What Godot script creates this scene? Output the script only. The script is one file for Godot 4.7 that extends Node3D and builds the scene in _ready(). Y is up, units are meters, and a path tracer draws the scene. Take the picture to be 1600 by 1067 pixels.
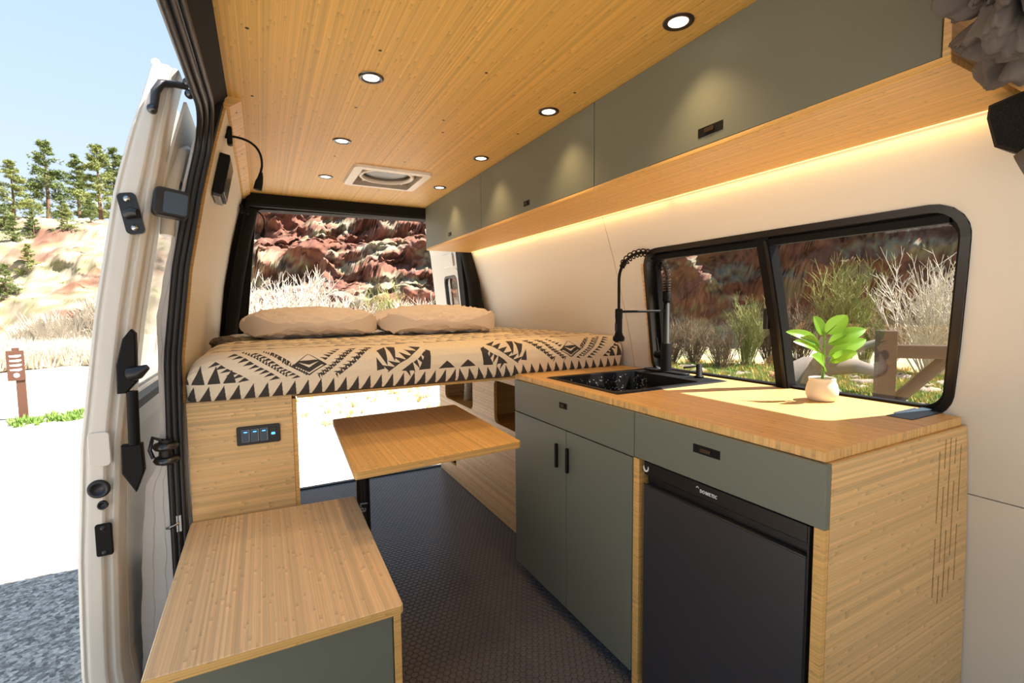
extends Node3D
# A camper van interior at a trailhead: world origin on the van floor below the camera, -z towards the rear doors.

var M := {}
var used := {}
var rng := RandomNumberGenerator.new()
var noise := FastNoiseLite.new()

# ------------------------------------------------------------------ helpers
func numbered(called: String) -> String:
	var n: int = used.get(called, 0)
	used[called] = n + 1
	return called if n == 0 else "%s_%03d" % [called, n]

func tag(o: Node, label: String, category := "", group := "", kind := "") -> void:
	if label: o.set_meta("label", label)
	if category: o.set_meta("category", category)
	if group: o.set_meta("group", group)
	if kind: o.set_meta("kind", kind)

func thing(called: String, label: String, category: String, at := Vector3.ZERO, group := "") -> Node3D:
	var o := Node3D.new()
	o.name = numbered(called)
	o.position = at
	add_child(o)
	tag(o, label, category, group)
	return o

func structure(called: String, label: String, at := Vector3.ZERO) -> Node3D:
	var o := thing(called, label, called.get_slice("_", 0), at)
	o.set_meta("kind", "structure")
	return o

func origin_of(n: Node) -> Vector3:
	var p := Vector3.ZERO
	while n != self and n is Node3D:
		p += (n as Node3D).position
		n = n.get_parent()
	return p

# commits a shape as one mesh; shapes are given in world coordinates unless local is true
func obj(called: String, shape, m: Material, parent: Node = self, local := false) -> MeshInstance3D:
	var o := MeshInstance3D.new()
	if shape is SurfaceTool:
		shape.generate_normals()
		shape.set_material(m)
		o.mesh = shape.commit()
	else:
		o.mesh = shape
		o.material_override = m
	if parent == self:
		o.name = numbered(called)
		add_child(o)
	else:
		o.name = called
		parent.add_child(o, true)
		if not local: o.position = -origin_of(parent)
	return o

func mb() -> SurfaceTool:
	var st := SurfaceTool.new()
	st.begin(Mesh.PRIMITIVE_TRIANGLES)
	st.set_smooth_group(-1)
	return st

func tri(st: SurfaceTool, a: Vector3, b: Vector3, c: Vector3, out: Vector3) -> void:
	if (b - a).cross(c - a).dot(out) > 0.0:
		st.add_vertex(a); st.add_vertex(c); st.add_vertex(b)
	else:
		st.add_vertex(a); st.add_vertex(b); st.add_vertex(c)

func quad(st: SurfaceTool, a: Vector3, b: Vector3, c: Vector3, d: Vector3, out: Vector3) -> void:
	tri(st, a, b, c, out)
	tri(st, a, c, d, out)

func bpt(c: Vector3, h: Vector3, b: float, s: Vector3, k: int) -> Vector3:
	var v := s * (h - Vector3(b, b, b))
	v[k] = s[k] * h[k]
	return c + v

func box(st: SurfaceTool, lo: Vector3, hi: Vector3, b := 0.0015, xf := Transform3D()) -> void:
	var c := (lo + hi) / 2
	var h := (hi - lo).abs() / 2
	b = minf(b, minf(h.x, minf(h.y, h.z)) * 0.45)
	st.set_smooth_group(-1)
	for k in 3:
		var u := (k + 1) % 3
		var v := (k + 2) % 3
		for sg in [-1.0, 1.0]:
			var p := []
			for q in [[-1, -1], [1, -1], [1, 1], [-1, 1]]:
				var s := Vector3.ONE
				s[k] = sg; s[u] = q[0]; s[v] = q[1]
				p.append(xf * bpt(c, h, b, s, k))
			var out := Vector3.ZERO
			out[k] = sg
			quad(st, p[0], p[1], p[2], p[3], xf.basis * out)
		if b > 0.0:
			for su in [-1.0, 1.0]:
				for sv in [-1.0, 1.0]:
					var s0 := Vector3.ONE
					s0[k] = -1; s0[u] = su; s0[v] = sv
					var s1 := s0
					s1[k] = 1
					var out := Vector3.ZERO
					out[u] = su; out[v] = sv
					quad(st, xf * bpt(c, h, b, s0, u), xf * bpt(c, h, b, s1, u), xf * bpt(c, h, b, s1, v), xf * bpt(c, h, b, s0, v), xf.basis * out)
	if b > 0.0:
		for i in 8:
			var s := Vector3(-1 if i & 1 else 1, -1 if i & 2 else 1, -1 if i & 4 else 1)
			tri(st, xf * bpt(c, h, b, s, 0), xf * bpt(c, h, b, s, 1), xf * bpt(c, h, b, s, 2), xf.basis * s)

func bx(x0, y0, z0, x1, y1, z1, b := 0.0015) -> SurfaceTool:
	var st := mb()
	box(st, Vector3(minf(x0, x1), minf(y0, y1), minf(z0, z1)), Vector3(maxf(x0, x1), maxf(y0, y1), maxf(z0, z1)), b)
	return st

func rrect(w: float, h: float, r: float, n := 5) -> PackedVector2Array:
	var p := PackedVector2Array()
	for k in 4:
		var c := Vector2([1, -1, -1, 1][k] * (w / 2 - r), [1, 1, -1, -1][k] * (h / 2 - r))
		for i in n + 1:
			var a := PI / 2 * (k + float(i) / n)
			p.append(c + Vector2(cos(a), sin(a)) * r)
	return p

# polygon in local xy, extruded along local z from d0 to d1
func prism(st: SurfaceTool, poly: PackedVector2Array, xf: Transform3D, d0: float, d1: float, bevel := 0.0) -> void:
	st.set_smooth_group(-1)
	if Geometry2D.is_polygon_clockwise(poly):
		poly = poly.duplicate()
		poly.reverse()
	var n := poly.size()
	var cap := poly
	if bevel > 0.0:
		var sh := Geometry2D.offset_polygon(poly, -bevel, Geometry2D.JOIN_MITER)
		if sh.size() == 1 and sh[0].size() == n: 
			cap = PackedVector2Array()
			for i in n:
				var best := 0
				for j in n:
					if sh[0][j].distance_squared_to(poly[i]) < sh[0][best].distance_squared_to(poly[i]): best = j
				cap.append(sh[0][best])
		else: bevel = 0.0
	var t := Geometry2D.triangulate_polygon(cap)
	for i in range(0, t.size(), 3):
		for e in [[d0, -1.0], [d1, 1.0]]:
			tri(st, xf * Vector3(cap[t[i]].x, cap[t[i]].y, e[0]), xf * Vector3(cap[t[i + 1]].x, cap[t[i + 1]].y, e[0]), xf * Vector3(cap[t[i + 2]].x, cap[t[i + 2]].y, e[0]), xf.basis * Vector3(0, 0, e[1] * signf(d1 - d0)))
	var sg := signf(d1 - d0)
	for i in n:
		var a := poly[i]
		var b := poly[(i + 1) % n]
		var nn := Vector2((b - a).y, -(b - a).x)
		var out := xf.basis * Vector3(nn.x, nn.y, 0)
		quad(st, xf * Vector3(a.x, a.y, d0 + bevel * sg), xf * Vector3(b.x, b.y, d0 + bevel * sg), xf * Vector3(b.x, b.y, d1 - bevel * sg), xf * Vector3(a.x, a.y, d1 - bevel * sg), out)
		if bevel > 0.0:
			var ca := cap[i]
			var cb := cap[(i + 1) % n]
			for e in [[d0, d0 + bevel * sg], [d1, d1 - bevel * sg]]:
				quad(st, xf * Vector3(ca.x, ca.y, e[0]), xf * Vector3(cb.x, cb.y, e[0]), xf * Vector3(b.x, b.y, e[1]), xf * Vector3(a.x, a.y, e[1]), out + xf.basis * Vector3(0, 0, signf(e[0] - e[1])) * out.length())

# ring between two loops of equal length, thickened by off
func ring(st: SurfaceTool, outer: Array, inner: Array, off: Vector3) -> void:
	st.set_smooth_group(-1)
	var n := outer.size()
	for i in n:
		var j := (i + 1) % n
		var mid: Vector3 = (outer[i] + outer[j]) / 2 - (inner[i] + inner[j]) / 2
		quad(st, outer[i], outer[j], inner[j], inner[i], -off)
		quad(st, outer[i] + off, outer[j] + off, inner[j] + off, inner[i] + off, off)
		quad(st, outer[i], outer[j], outer[j] + off, outer[i] + off, mid)
		quad(st, inner[i], inner[j], inner[j] + off, inner[i] + off, -mid)

func tube(st: SurfaceTool, pts: Array, r, n := 10, caps := true) -> void:
	st.set_smooth_group(1)
	var m := pts.size()
	var rings := []
	var t0: Vector3 = (pts[1] - pts[0]).normalized()
	var up := t0.cross(Vector3.UP if absf(t0.y) < 0.9 else Vector3.RIGHT).normalized()
	for i in m:
		var t: Vector3 = (pts[mini(i + 1, m - 1)] - pts[maxi(i - 1, 0)]).normalized()
		up = (up - t * up.dot(t)).normalized()
		var side := t.cross(up)
		var rr: float = r[i] if r is Array else r
		var c := []
		for k in n:
			var a := TAU * k / n
			c.append(pts[i] + (up * cos(a) + side * sin(a)) * rr)
		rings.append(c)
	for i in m - 1:
		for k in n:
			var j := (k + 1) % n
			var out: Vector3 = rings[i][k] + rings[i][j] - pts[i] * 2.0
			quad(st, rings[i][k], rings[i][j], rings[i + 1][j], rings[i + 1][k], out)
	if caps:
		st.set_smooth_group(-1)
		for e in [[0, -1.0], [m - 1, 1.0]]:
			var dir: Vector3 = (pts[1] - pts[0]) * -1.0 if e[0] == 0 else pts[m - 1] - pts[m - 2]
			for k in n:
				tri(st, pts[e[0]], rings[e[0]][k], rings[e[0]][(k + 1) % n], dir)

# profile of Vector2(radius, height) turned round local y
func lathe(st: SurfaceTool, prof: Array, xf: Transform3D, n := 28, smooth := true) -> void:
	st.set_smooth_group(2 if smooth else -1)
	for i in prof.size() - 1:
		var p: Vector2 = prof[i]
		var q: Vector2 = prof[i + 1]
		var nn := Vector2((q - p).y, -(q - p).x)
		for k in n:
			var a0 := TAU * k / n
			var a1 := TAU * (k + 1) / n
			var d0 := Vector3(cos(a0), 0, sin(a0))
			var d1 := Vector3(cos(a1), 0, sin(a1))
			var out := xf.basis * ((d0 + d1) * nn.x + Vector3.UP * 2.0 * nn.y)
			var A := xf * (d0 * p.x + Vector3.UP * p.y)
			var B := xf * (d1 * p.x + Vector3.UP * p.y)
			var C := xf * (d1 * q.x + Vector3.UP * q.y)
			var D := xf * (d0 * q.x + Vector3.UP * q.y)
			if p.x > 1e-6: tri(st, A, B, C, out)
			if q.x > 1e-6: tri(st, A, C, D, out)

func at(p: Vector3, up := Vector3.UP) -> Transform3D:
	if up == Vector3.UP: return Transform3D(Basis(), p)
	var y := up.normalized()
	var x := y.cross(Vector3.FORWARD if absf(y.z) < 0.9 else Vector3.RIGHT).normalized()
	return Transform3D(Basis(x, y, x.cross(y)), p)

# smooth indexed sheet; P.call(u, v) gives the point, C.call(u, v, p, n) its colour
func sheet(nu: int, nv: int, P: Callable, C = null, flip := false) -> ArrayMesh:
	var w := nu + 1
	var pos := PackedVector3Array()
	var uv := PackedVector2Array()
	var nor := PackedVector3Array()
	var col := PackedColorArray()
	pos.resize(w * (nv + 1)); uv.resize(pos.size()); nor.resize(pos.size())
	for j in nv + 1:
		for i in w:
			pos[j * w + i] = P.call(float(i) / nu, float(j) / nv)
			uv[j * w + i] = Vector2(float(i) / nu, float(j) / nv)
	var closed_u := pos[0].distance_to(pos[nu]) < 1e-5 and pos[(nv / 2) * w].distance_to(pos[(nv / 2) * w + nu]) < 1e-5
	for j in nv + 1:
		for i in w:
			var il := i - 1 if i > 0 else (nu - 1 if closed_u else 0)
			var ir := i + 1 if i < nu else (1 if closed_u else nu)
			var n := (pos[j * w + ir] - pos[j * w + il]).cross(pos[mini(j + 1, nv) * w + i] - pos[maxi(j - 1, 0) * w + i])
			nor[j * w + i] = (-n if flip else n).normalized() if n.length_squared() > 1e-18 else Vector3.UP
	if C:
		col.resize(pos.size())
		for j in nv + 1:
			for i in w:
				col[j * w + i] = C.call(float(i) / nu, float(j) / nv, pos[j * w + i], nor[j * w + i])
	var idx := PackedInt32Array()
	for j in nv:
		for i in nu:
			var a := j * w + i
			if flip: idx.append_array([a, a + 1, a + w + 1, a, a + w + 1, a + w])
			else: idx.append_array([a, a + w + 1, a + 1, a, a + w, a + w + 1])
	var arr := []
	arr.resize(Mesh.ARRAY_MAX)
	arr[Mesh.ARRAY_VERTEX] = pos
	arr[Mesh.ARRAY_NORMAL] = nor
	arr[Mesh.ARRAY_TEX_UV] = uv
	if C: arr[Mesh.ARRAY_COLOR] = col
	arr[Mesh.ARRAY_INDEX] = idx
	var m := ArrayMesh.new()
	m.add_surface_from_arrays(Mesh.PRIMITIVE_TRIANGLES, arr)
	return m

func text_mesh(s: String, height: float, depth := 0.0006) -> TextMesh:
	var t := TextMesh.new()
	var f := SystemFont.new()
	f.font_names = PackedStringArray(["Droid Sans"])
	f.font_weight = 700
	t.font = f
	t.text = s
	t.font_size = 32
	t.pixel_size = height / 24.0
	t.depth = depth
	return t

func mat(called: String, c: Color, rough := 0.6, metal := 0.0) -> StandardMaterial3D:
	var m := StandardMaterial3D.new()
	m.resource_name = called
	m.albedo_color = c
	m.roughness = rough
	m.metallic = metal
	M[called] = m
	return m

func glow(called: String, c: Color, e: float) -> StandardMaterial3D:
	var m := mat(called, c, 0.4)
	m.emission_enabled = true
	m.emission = c
	m.emission_energy_multiplier = e
	return m

func c8(r: int, g: int, b: int, a := 255) -> Color:
	return Color8(r, g, b, a)

func prof_x(ys: Array, xs: Array, y: float) -> float:
	if y <= ys[0]: return xs[0]
	for i in ys.size() - 1:
		if y <= ys[i + 1]:
			return lerpf(xs[i], xs[i + 1], (y - ys[i]) / (ys[i + 1] - ys[i]))
	return xs[-1]

func wr(y: float) -> float:   # inner face of the right wall
	return prof_x([0.0, 0.5, 0.7, 0.92, 1.1, 1.3, 1.44, 1.63, 1.93, 2.02], [1.69, 1.67, 1.655, 1.625, 1.585, 1.53, 1.487, 1.42, 1.27, 1.2], y)

func wl(y: float) -> float:   # inner face of the left wall panel
	return prof_x([-0.2, 0.7, 1.06, 1.35, 1.61, 1.78, 1.93, 2.02], [-0.25, -0.245, -0.236, -0.2, -0.15, -0.11, -0.07, -0.04], y)

func door_x(y: float) -> float:   # outer skin of the sliding door
	return prof_x([-0.25, 0.15, 0.5, 0.83, 1.19, 1.55, 1.73, 1.93], [-0.46, -0.5, -0.49, -0.467, -0.416, -0.352, -0.306, -0.248], y)

# ------------------------------------------------------------------ textures
func bamboo_image() -> Image:
	var S := 1024
	rng.seed = 7
	var tone := PackedFloat32Array(); tone.resize(S)
	var warm := PackedFloat32Array(); warm.resize(S)
	var start := PackedInt32Array(); start.resize(S)
	var edge := PackedFloat32Array(); edge.resize(S)
	var x := 0
	while x < S:
		var w := rng.randi_range(6, 11)
		var t := rng.randfn(0.0, 0.034)
		var wa := rng.randfn(0.0, 0.006)
		var s0 := rng.randi_range(0, 339)
		for k in w:
			if x + k < S:
				tone[x + k] = t + rng.randfn(0.0, 0.018)
				warm[x + k] = wa
				start[x + k] = s0
				edge[x + k] = -0.05 if k == 0 else 0.0
		x += w
	var data := PackedByteArray(); data.resize(S * S * 3)
	var row := PackedFloat32Array(); row.resize(S)
	var o := 0
	for y in S:
		if y % 6 == 0:
			for i in S: row[i] = row[i] * 0.9 + rng.randf_range(-0.012, 0.012)
		for i in S:
			var ph := (y + start[i]) % 341
			var v := 1.0 + tone[i] + row[i] + edge[i]
			if ph < 5: v -= 0.15 - 0.03 * ph
			elif ph < 16: v += 0.03
			elif ph > 332: v -= 0.05
			v = clampf(v, 0.3, 1.25)
			data[o] = mini(255, int(222.0 * v))
			data[o + 1] = mini(255, int(193.0 * v * (1.0 - warm[i])))
			data[o + 2] = mini(255, int(154.0 * v * (1.0 - 2.2 * warm[i])))
			o += 3
	return Image.create_from_data(S, S, false, Image.FORMAT_RGB8, data)

func speckle_image(S: int, lo: float, hi: float, sd: int, power := 1.0) -> Image:
	rng.seed = sd
	var data := PackedByteArray(); data.resize(S * S * 3)
	for i in S * S:
		var v := int(255.0 * lerpf(lo, hi, pow(rng.randf(), power)))
		data[i * 3] = v; data[i * 3 + 1] = v; data[i * 3 + 2] = v
	return Image.create_from_data(S, S, false, Image.FORMAT_RGB8, data)

func tp(m: StandardMaterial3D, tex: Texture2D, scale: Vector3) -> StandardMaterial3D:
	m.albedo_texture = tex
	m.uv1_triplanar = true
	m.uv1_triplanar_sharpness = 8.0
	m.uv1_scale = scale
	return m

# --- woven blanket print: charcoal triangles, saw bands and diamonds on cream
var bl: Image
const BW := 2048
const BH := 1024
func bpx(p: Vector2) -> Vector2:
	var s := p.y
	var v := s / 0.23 * 400.0 if s < 0.23 else 400.0 + (s - 0.23) / 1.42 * 624.0
	return Vector2((p.x + 0.96) / 1.92 * BW, v)
func btri(a: Vector2, b: Vector2, c: Vector2, col: Color) -> void:
	for mir in [1.0, -1.0]:
		var A := bpx(Vector2(a.x * mir, a.y))
		var B := bpx(Vector2(b.x * mir, b.y))
		var C := bpx(Vector2(c.x * mir, c.y))
		var ar := (B - A).cross(C - A)
		if absf(ar) < 0.5: continue
		for y in range(maxi(0, int(minf(A.y, minf(B.y, C.y)))), mini(BH - 1, int(maxf(A.y, maxf(B.y, C.y))) + 1) + 1):
			for x in range(maxi(0, int(minf(A.x, minf(B.x, C.x)))), mini(BW - 1, int(maxf(A.x, maxf(B.x, C.x))) + 1) + 1):
				var p := Vector2(x + 0.5, y + 0.5)
				var w0 := (B - A).cross(p - A) / ar
				var w1 := (C - B).cross(p - B) / ar
				var w2 := (A - C).cross(p - C) / ar
				if w0 >= 0 and w1 >= 0 and w2 >= 0: bl.set_pixel(x, y, col)
func bquad(a: Vector2, b: Vector2, c: Vector2, d: Vector2, col: Color) -> void:
	btri(a, b, c, col)
	btri(a, c, d, col)
# saw teeth along a line; the teeth lean by skew along it
func saw(a: Vector2, b: Vector2, pitch: float, h: float, col: Color, skew := 0.0, line := 0.0) -> void:
	var L := a.distance_to(b)
	var t := (b - a) / L
	var n := Vector2(-t.y, t.x)
	var k := maxi(1, int(round(L / pitch)))
	for i in k:
		var p := a + t * (L * i / k)
		var q := a + t * (L * (i + 0.82) / k)
		btri(p, q, (p + q) / 2 + n * h + t * skew, col)
	if line > 0.0: bquad(a, b, b - n * line, a - n * line, col)
func blanket_image() -> Image:
	var cream := c8(236, 221, 194)
	var dark := c8(66, 61, 58)
	var grey := c8(184, 174, 160)
	bl = Image.create_empty(BW, BH, false, Image.FORMAT_RGB8)
	bl.fill(cream)
	for i in 22:                                                     # row of leaning spikes on the hem
		var x := 0.022 + i * 0.0435
		btri(Vector2(x - 0.017, 0.0), Vector2(x + 0.019, 0.0), Vector2(x - 0.014, 0.062), dark)
	btri(Vector2(0.012, 0.068), Vector2(0.082, 0.068), Vector2(0.046, 0.105), dark)
	# fan beside the middle
	bquad(Vector2(0.118, 0.07), Vector2(0.165, 0.07), Vector2(0.13, 0.172), Vector2(0.112, 0.162), dark)
	saw(Vector2(0.135, 0.165), Vector2(0.225, 0.075), 0.027, -0.045, dark, 0.02)
	saw(Vector2(0.15, 0.19), Vector2(0.29, 0.07), 0.03, 0.04, dark, 0.012, 0.004)
	btri(Vector2(0.185, 0.07), Vector2(0.235, 0.07), Vector2(0.19, 0.115), dark)
	btri(Vector2(0.25, 0.2), Vector2(0.285, 0.2), Vector2(0.26, 0.12), dark)
	btri(Vector2(0.29, 0.2), Vector2(0.325, 0.18), Vector2(0.29, 0.1), dark)
	btri(Vector2(0.33, 0.15), Vector2(0.33, 0.08), Vector2(0.30, 0.085), dark)
	# parallel feathered bands running down and outwards
	for b in [[0.335, 0.022, 0.03], [0.395, 0.018, 0.026]]:
		saw(Vector2(b[0], 0.205), Vector2(b[0] + 0.13, 0.072), b[1], b[2], dark, 0.018)
		saw(Vector2(b[0] + 0.022, 0.205), Vector2(b[0] + 0.148, 0.076), b[1] * 0.55, -0.02, dark, 0.012)
	saw(Vector2(0.455, 0.205), Vector2(0.515, 0.145), 0.016, 0.022, dark, 0.012)
	# diamond with a chevron inside
	var d := Vector2(0.57, 0.128)
	btri(d + Vector2(-0.062, 0), d + Vector2(0.062, 0), d + Vector2(0, 0.05), dark)
	btri(d + Vector2(-0.062, 0), d + Vector2(0.062, 0), d + Vector2(0, -0.05), dark)
	btri(d + Vector2(-0.03, 0.022), d + Vector2(0.03, 0.022), d + Vector2(0, 0.047), cream)
	btri(d + Vector2(-0.034, 0.016), d + Vector2(0.0, -0.012), d + Vector2(0.0, 0.002), cream)
	btri(d + Vector2(0.034, 0.016), d + Vector2(0.0, -0.012), d + Vector2(0.0, 0.002), cream)
	bquad(d + Vector2(-0.05, -0.004), d + Vector2(0, -0.043), d + Vector2(0.0, -0.036), d + Vector2(-0.042, -0.002), cream)
	bquad(d + Vector2(0.05, -0.004), d + Vector2(0, -0.043), d + Vector2(0.0, -0.036), d + Vector2(0.042, -0.002), cream)
	saw(Vector2(0.63, 0.15), Vector2(0.69, 0.205), 0.016, -0.022, dark, -0.006)
	for b in [[0.6, 0.018, 0.024], [0.665, 0.022, 0.03]]:
		saw(Vector2(b[0], 0.075), Vector2(b[0] + 0.14, 0.205), b[1], -b[2], dark, 0.012)
		saw(Vector2(b[0] - 0.022, 0.079), Vector2(b[0] + 0.118, 0.209), b[1] * 0.55, 0.018, dark, 0.01)
	saw(Vector2(0.76, 0.075), Vector2(0.86, 0.17), 0.024, -0.03, dark, 0.012)
	for i in 4:
		btri(Vector2(0.8 + i * 0.045, 0.07), Vector2(0.838 + i * 0.045, 0.07), Vector2(0.81 + i * 0.045, 0.13 + 0.02 * i), dark)
	# the top of the bed: rows of saw bands and grey stripes
	var y := 0.27
	var r := 0
	while y < 1.6:
		var c := c8(162, 153, 143) if r % 3 == 0 else grey
		bquad(Vector2(-0.01, y), Vector2(0.96, y), Vector2(0.96, y + 0.012), Vector2(-0.01, y + 0.012), c)
		saw(Vector2(-0.005, y + 0.012), Vector2(0.96, y + 0.012), 0.06, 0.05 + 0.02 * (r % 2), c, 0.01)
		if r % 3 == 1: bquad(Vector2(-0.01, y + 0.08), Vector2(0.96, y + 0.08), Vector2(0.96, y + 0.11), Vector2(-0.01, y + 0.11), grey)
		y += 0.13
		r += 1
	rng.seed = 3                                                     # weave: small mottling of the wool
	for j in BH:
		for i in BW:
			if (i + j) % 2 == 0:
				var q := bl.get_pixel(i, j)
				var s := rng.randf_range(0.86, 1.06)
				bl.set_pixel(i, j, Color(q.r * s, q.g * s, q.b * s))
	return bl

func materials() -> void:
	var bv := bamboo_image()
	var bu := bv.duplicate() as Image
	bu.rotate_90(CLOCKWISE)
	var tv := ImageTexture.create_from_image(bv)
	var tu := ImageTexture.create_from_image(bu)
	tp(mat("bamboo_long", c8(255, 252, 245), 0.42), tv, Vector3(1 / 0.75, 1 / 1.4, 1 / 1.4))
	tp(mat("bamboo_ceiling", c8(250, 228, 150), 0.5), tv, Vector3(1 / 0.62, 1 / 1.4, 1 / 1.9))  # orange from warm lamps and bounced light is painted into this tint
	tp(mat("bamboo_level", c8(252, 240, 208), 0.45), tu, Vector3(1 / 1.4, 1 / 0.75, 1 / 1.4))
	tp(mat("bamboo_edge", c8(250, 228, 170), 0.5), tu, Vector3(1 / 1.4, 1 / 0.4, 1 / 1.4))
	tp(mat("birch", c8(255, 250, 238), 0.5), tu, Vector3(1 / 2.2, 1 / 1.1, 1 / 2.2))
	tp(mat("bamboo_warm_lit", c8(250, 230, 180), 0.4), tv, Vector3(1 / 0.75, 1 / 1.4, 1 / 1.4))  # same bamboo; warm lighting on counter and table is put into the tint
	tp(mat("bamboo_shelf", c8(255, 228, 156), 0.45), tv, Vector3(1 / 0.75, 1 / 1.4, 1 / 1.4))  # orange LED light on the cabinet undersides is put into the tint
	mat("green_paint", c8(108, 112, 99), 0.48)
	mat("wall_white", c8(229, 224, 211), 0.45)
	mat("seam", c8(120, 112, 104), 0.8)
	mat("black_plastic", c8(22, 22, 24), 0.38)
	mat("black_satin", c8(26, 25, 25), 0.3)
	mat("matte_black", c8(15, 15, 16), 0.55).metallic_specular = 0.3
	mat("rubber", c8(30, 31, 35), 0.42)
	mat("fridge_door", c8(54, 54, 58), 0.34)
	mat("fridge_trim", c8(24, 22, 22), 0.35)
	mat("bronze", c8(70, 56, 44), 0.35, 0.6)
	mat("steel", c8(190, 190, 190), 0.25, 1.0)
	mat("dark_steel", c8(90, 92, 96), 0.3, 1.0)
	mat("body_paint", c8(214, 208, 196), 0.28).clearcoat_enabled = true
	mat("sealant", c8(206, 205, 202), 0.35)
	mat("white_plastic", c8(232, 226, 216), 0.4)
	mat("vent_inner", c8(188, 176, 162), 0.5)
	mat("vent_smoke", c8(36, 42, 39), 0.3)
	mat("linen", c8(230, 220, 214), 0.85)
	mat("curtain_cloth", c8(98, 90, 85), 0.9)
	mat("hose", c8(200, 198, 194), 0.5)
	mat("pot_clay", c8(232, 222, 208), 0.55)
	mat("soil", c8(58, 44, 34), 0.95)
	mat("stem", c8(106, 150, 40), 0.5)
	var leaf := mat("leaf", c8(96, 150, 48), 0.32)
	leaf.backlight_enabled = true
	leaf.backlight = c8(150, 190, 60)
	mat("switch_face", c8(58, 76, 92), 0.35)
	mat("switch_edge", c8(126, 138, 148), 0.35)
	glow("blue_led", c8(60, 150, 255), 2.5)
	glow("warm_disc", c8(255, 240, 220), 3.0)
	glow("led_tape", c8(255, 196, 112), 2.5)
	mat("print_white", c8(235, 235, 235), 0.5)
	mat("print_grey", c8(140, 142, 146), 0.5)
	var g := mat("tinted_glass", c8(10, 11, 10, 84), 0.02)
	g.transparency = BaseMaterial3D.TRANSPARENCY_ALPHA
	var g2 := mat("clear_glass", c8(200, 210, 205, 22), 0.02)
	g2.transparency = BaseMaterial3D.TRANSPARENCY_ALPHA
	var fl := tp(mat("fleece", c8(70, 68, 66), 0.95), ImageTexture.create_from_image(speckle_image(256, 0.12, 0.75, 11, 3.0)), Vector3(4, 4, 4))
	fl.rim_enabled = true
	fl.rim = 0.3
	mat("stud", c8(92, 92, 98), 0.34)
	mat("floor_base", c8(46, 45, 48), 0.5)
	var bt := mat("blanket", Color.WHITE, 0.95)
	bt.albedo_texture = ImageTexture.create_from_image(blanket_image())
	var vc := mat("terrain", Color.WHITE, 0.95)
	vc.vertex_color_use_as_albedo = true
	var gr := FastNoiseLite.new()
	gr.noise_type = FastNoiseLite.TYPE_CELLULAR
	gr.cellular_return_type = FastNoiseLite.RETURN_CELL_VALUE
	gr.frequency = 0.06
	gr.seed = 5
	var gt := NoiseTexture2D.new()
	gt.noise = gr
	gt.width = 512; gt.height = 512
	gt.seamless = true
	var gg := Gradient.new()
	gg.set_color(0, c8(92, 90, 90)); gg.set_color(1, c8(250, 247, 243))
	gt.color_ramp = gg
	var gm := tp(mat("gravel", c8(250, 242, 232), 0.95), gt, Vector3(1.5, 1.5, 1.5))
	gm.uv1_world_triplanar = true
	mat("bark", c8(118, 92, 74), 0.9)
	mat("needles", c8(112, 126, 70), 0.8)
	mat("needles_pale", c8(138, 146, 84), 0.8)
	mat("twig_pale", c8(206, 197, 182), 0.9)
	mat("twig_olive", c8(150, 150, 92), 0.9)
	mat("twig_brown", c8(128, 108, 86), 0.9)
	mat("rock_pale", c8(148, 136, 124), 0.95)
	mat("rock_red", c8(160, 108, 84), 0.95)
	mat("driftwood", c8(116, 107, 97), 0.9)
	mat("grass", c8(108, 142, 58), 0.8)
	mat("grass_dry", c8(206, 172, 100), 0.9)
	mat("brown_sign", c8(92, 60, 44), 0.7)
	mat("brown_post", c8(56, 41, 33), 0.85)

func _ready() -> void:
	noise.seed = 12
	noise.frequency = 1.0
	var cam := Camera3D.new()
	cam.name = "camera"
	cam.position = Vector3(0, 1.2132, 0)
	cam.rotation = Vector3(-0.0718, -0.4838, -0.0098)
	cam.fov = rad_to_deg(2.0 * atan(533.5 / 740.85))
	cam.near = 0.02
	cam.far = 400
	add_child(cam)
	var we := WorldEnvironment.new()
	we.name = "environment"
	var e := Environment.new()
	e.background_mode = Environment.BG_SKY
	var sm := ProceduralSkyMaterial.new()
	sm.sky_top_color = c8(152, 183, 214)
	sm.sky_horizon_color = c8(208, 218, 226)
	sm.sky_curve = 0.25
	sm.ground_bottom_color = c8(150, 130, 110)
	sm.ground_horizon_color = c8(200, 190, 176)
	e.sky = Sky.new()
	e.sky.sky_material = sm
	e.tonemap_mode = Environment.TONE_MAPPER_LINEAR
	e.tonemap_exposure = 1.55
	e.sdfgi_enabled = true
	e.ssao_enabled = true
	e.ssil_enabled = true
	we.environment = e
	add_child(we)
	var sun := DirectionalLight3D.new()
	sun.name = "sun"
	sun.light_color = Color(1.0, 0.965, 0.92)
	sun.light_energy = 4.6
	sun.light_angular_distance = 0.6
	sun.shadow_enabled = true
	sun.look_at_from_position(Vector3.ZERO, Vector3(-0.3, -0.5, -0.15))
	add_child(sun)
	materials()
	shell()
	right_window()
	sliding_door()
	rear_door()
	bed()
	bench_and_box()
	table()
	kitchen()
	upper_cabinets()
	ceiling_fittings()
	left_wall_fittings()
	curtain_corner()
	outdoors()

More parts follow.
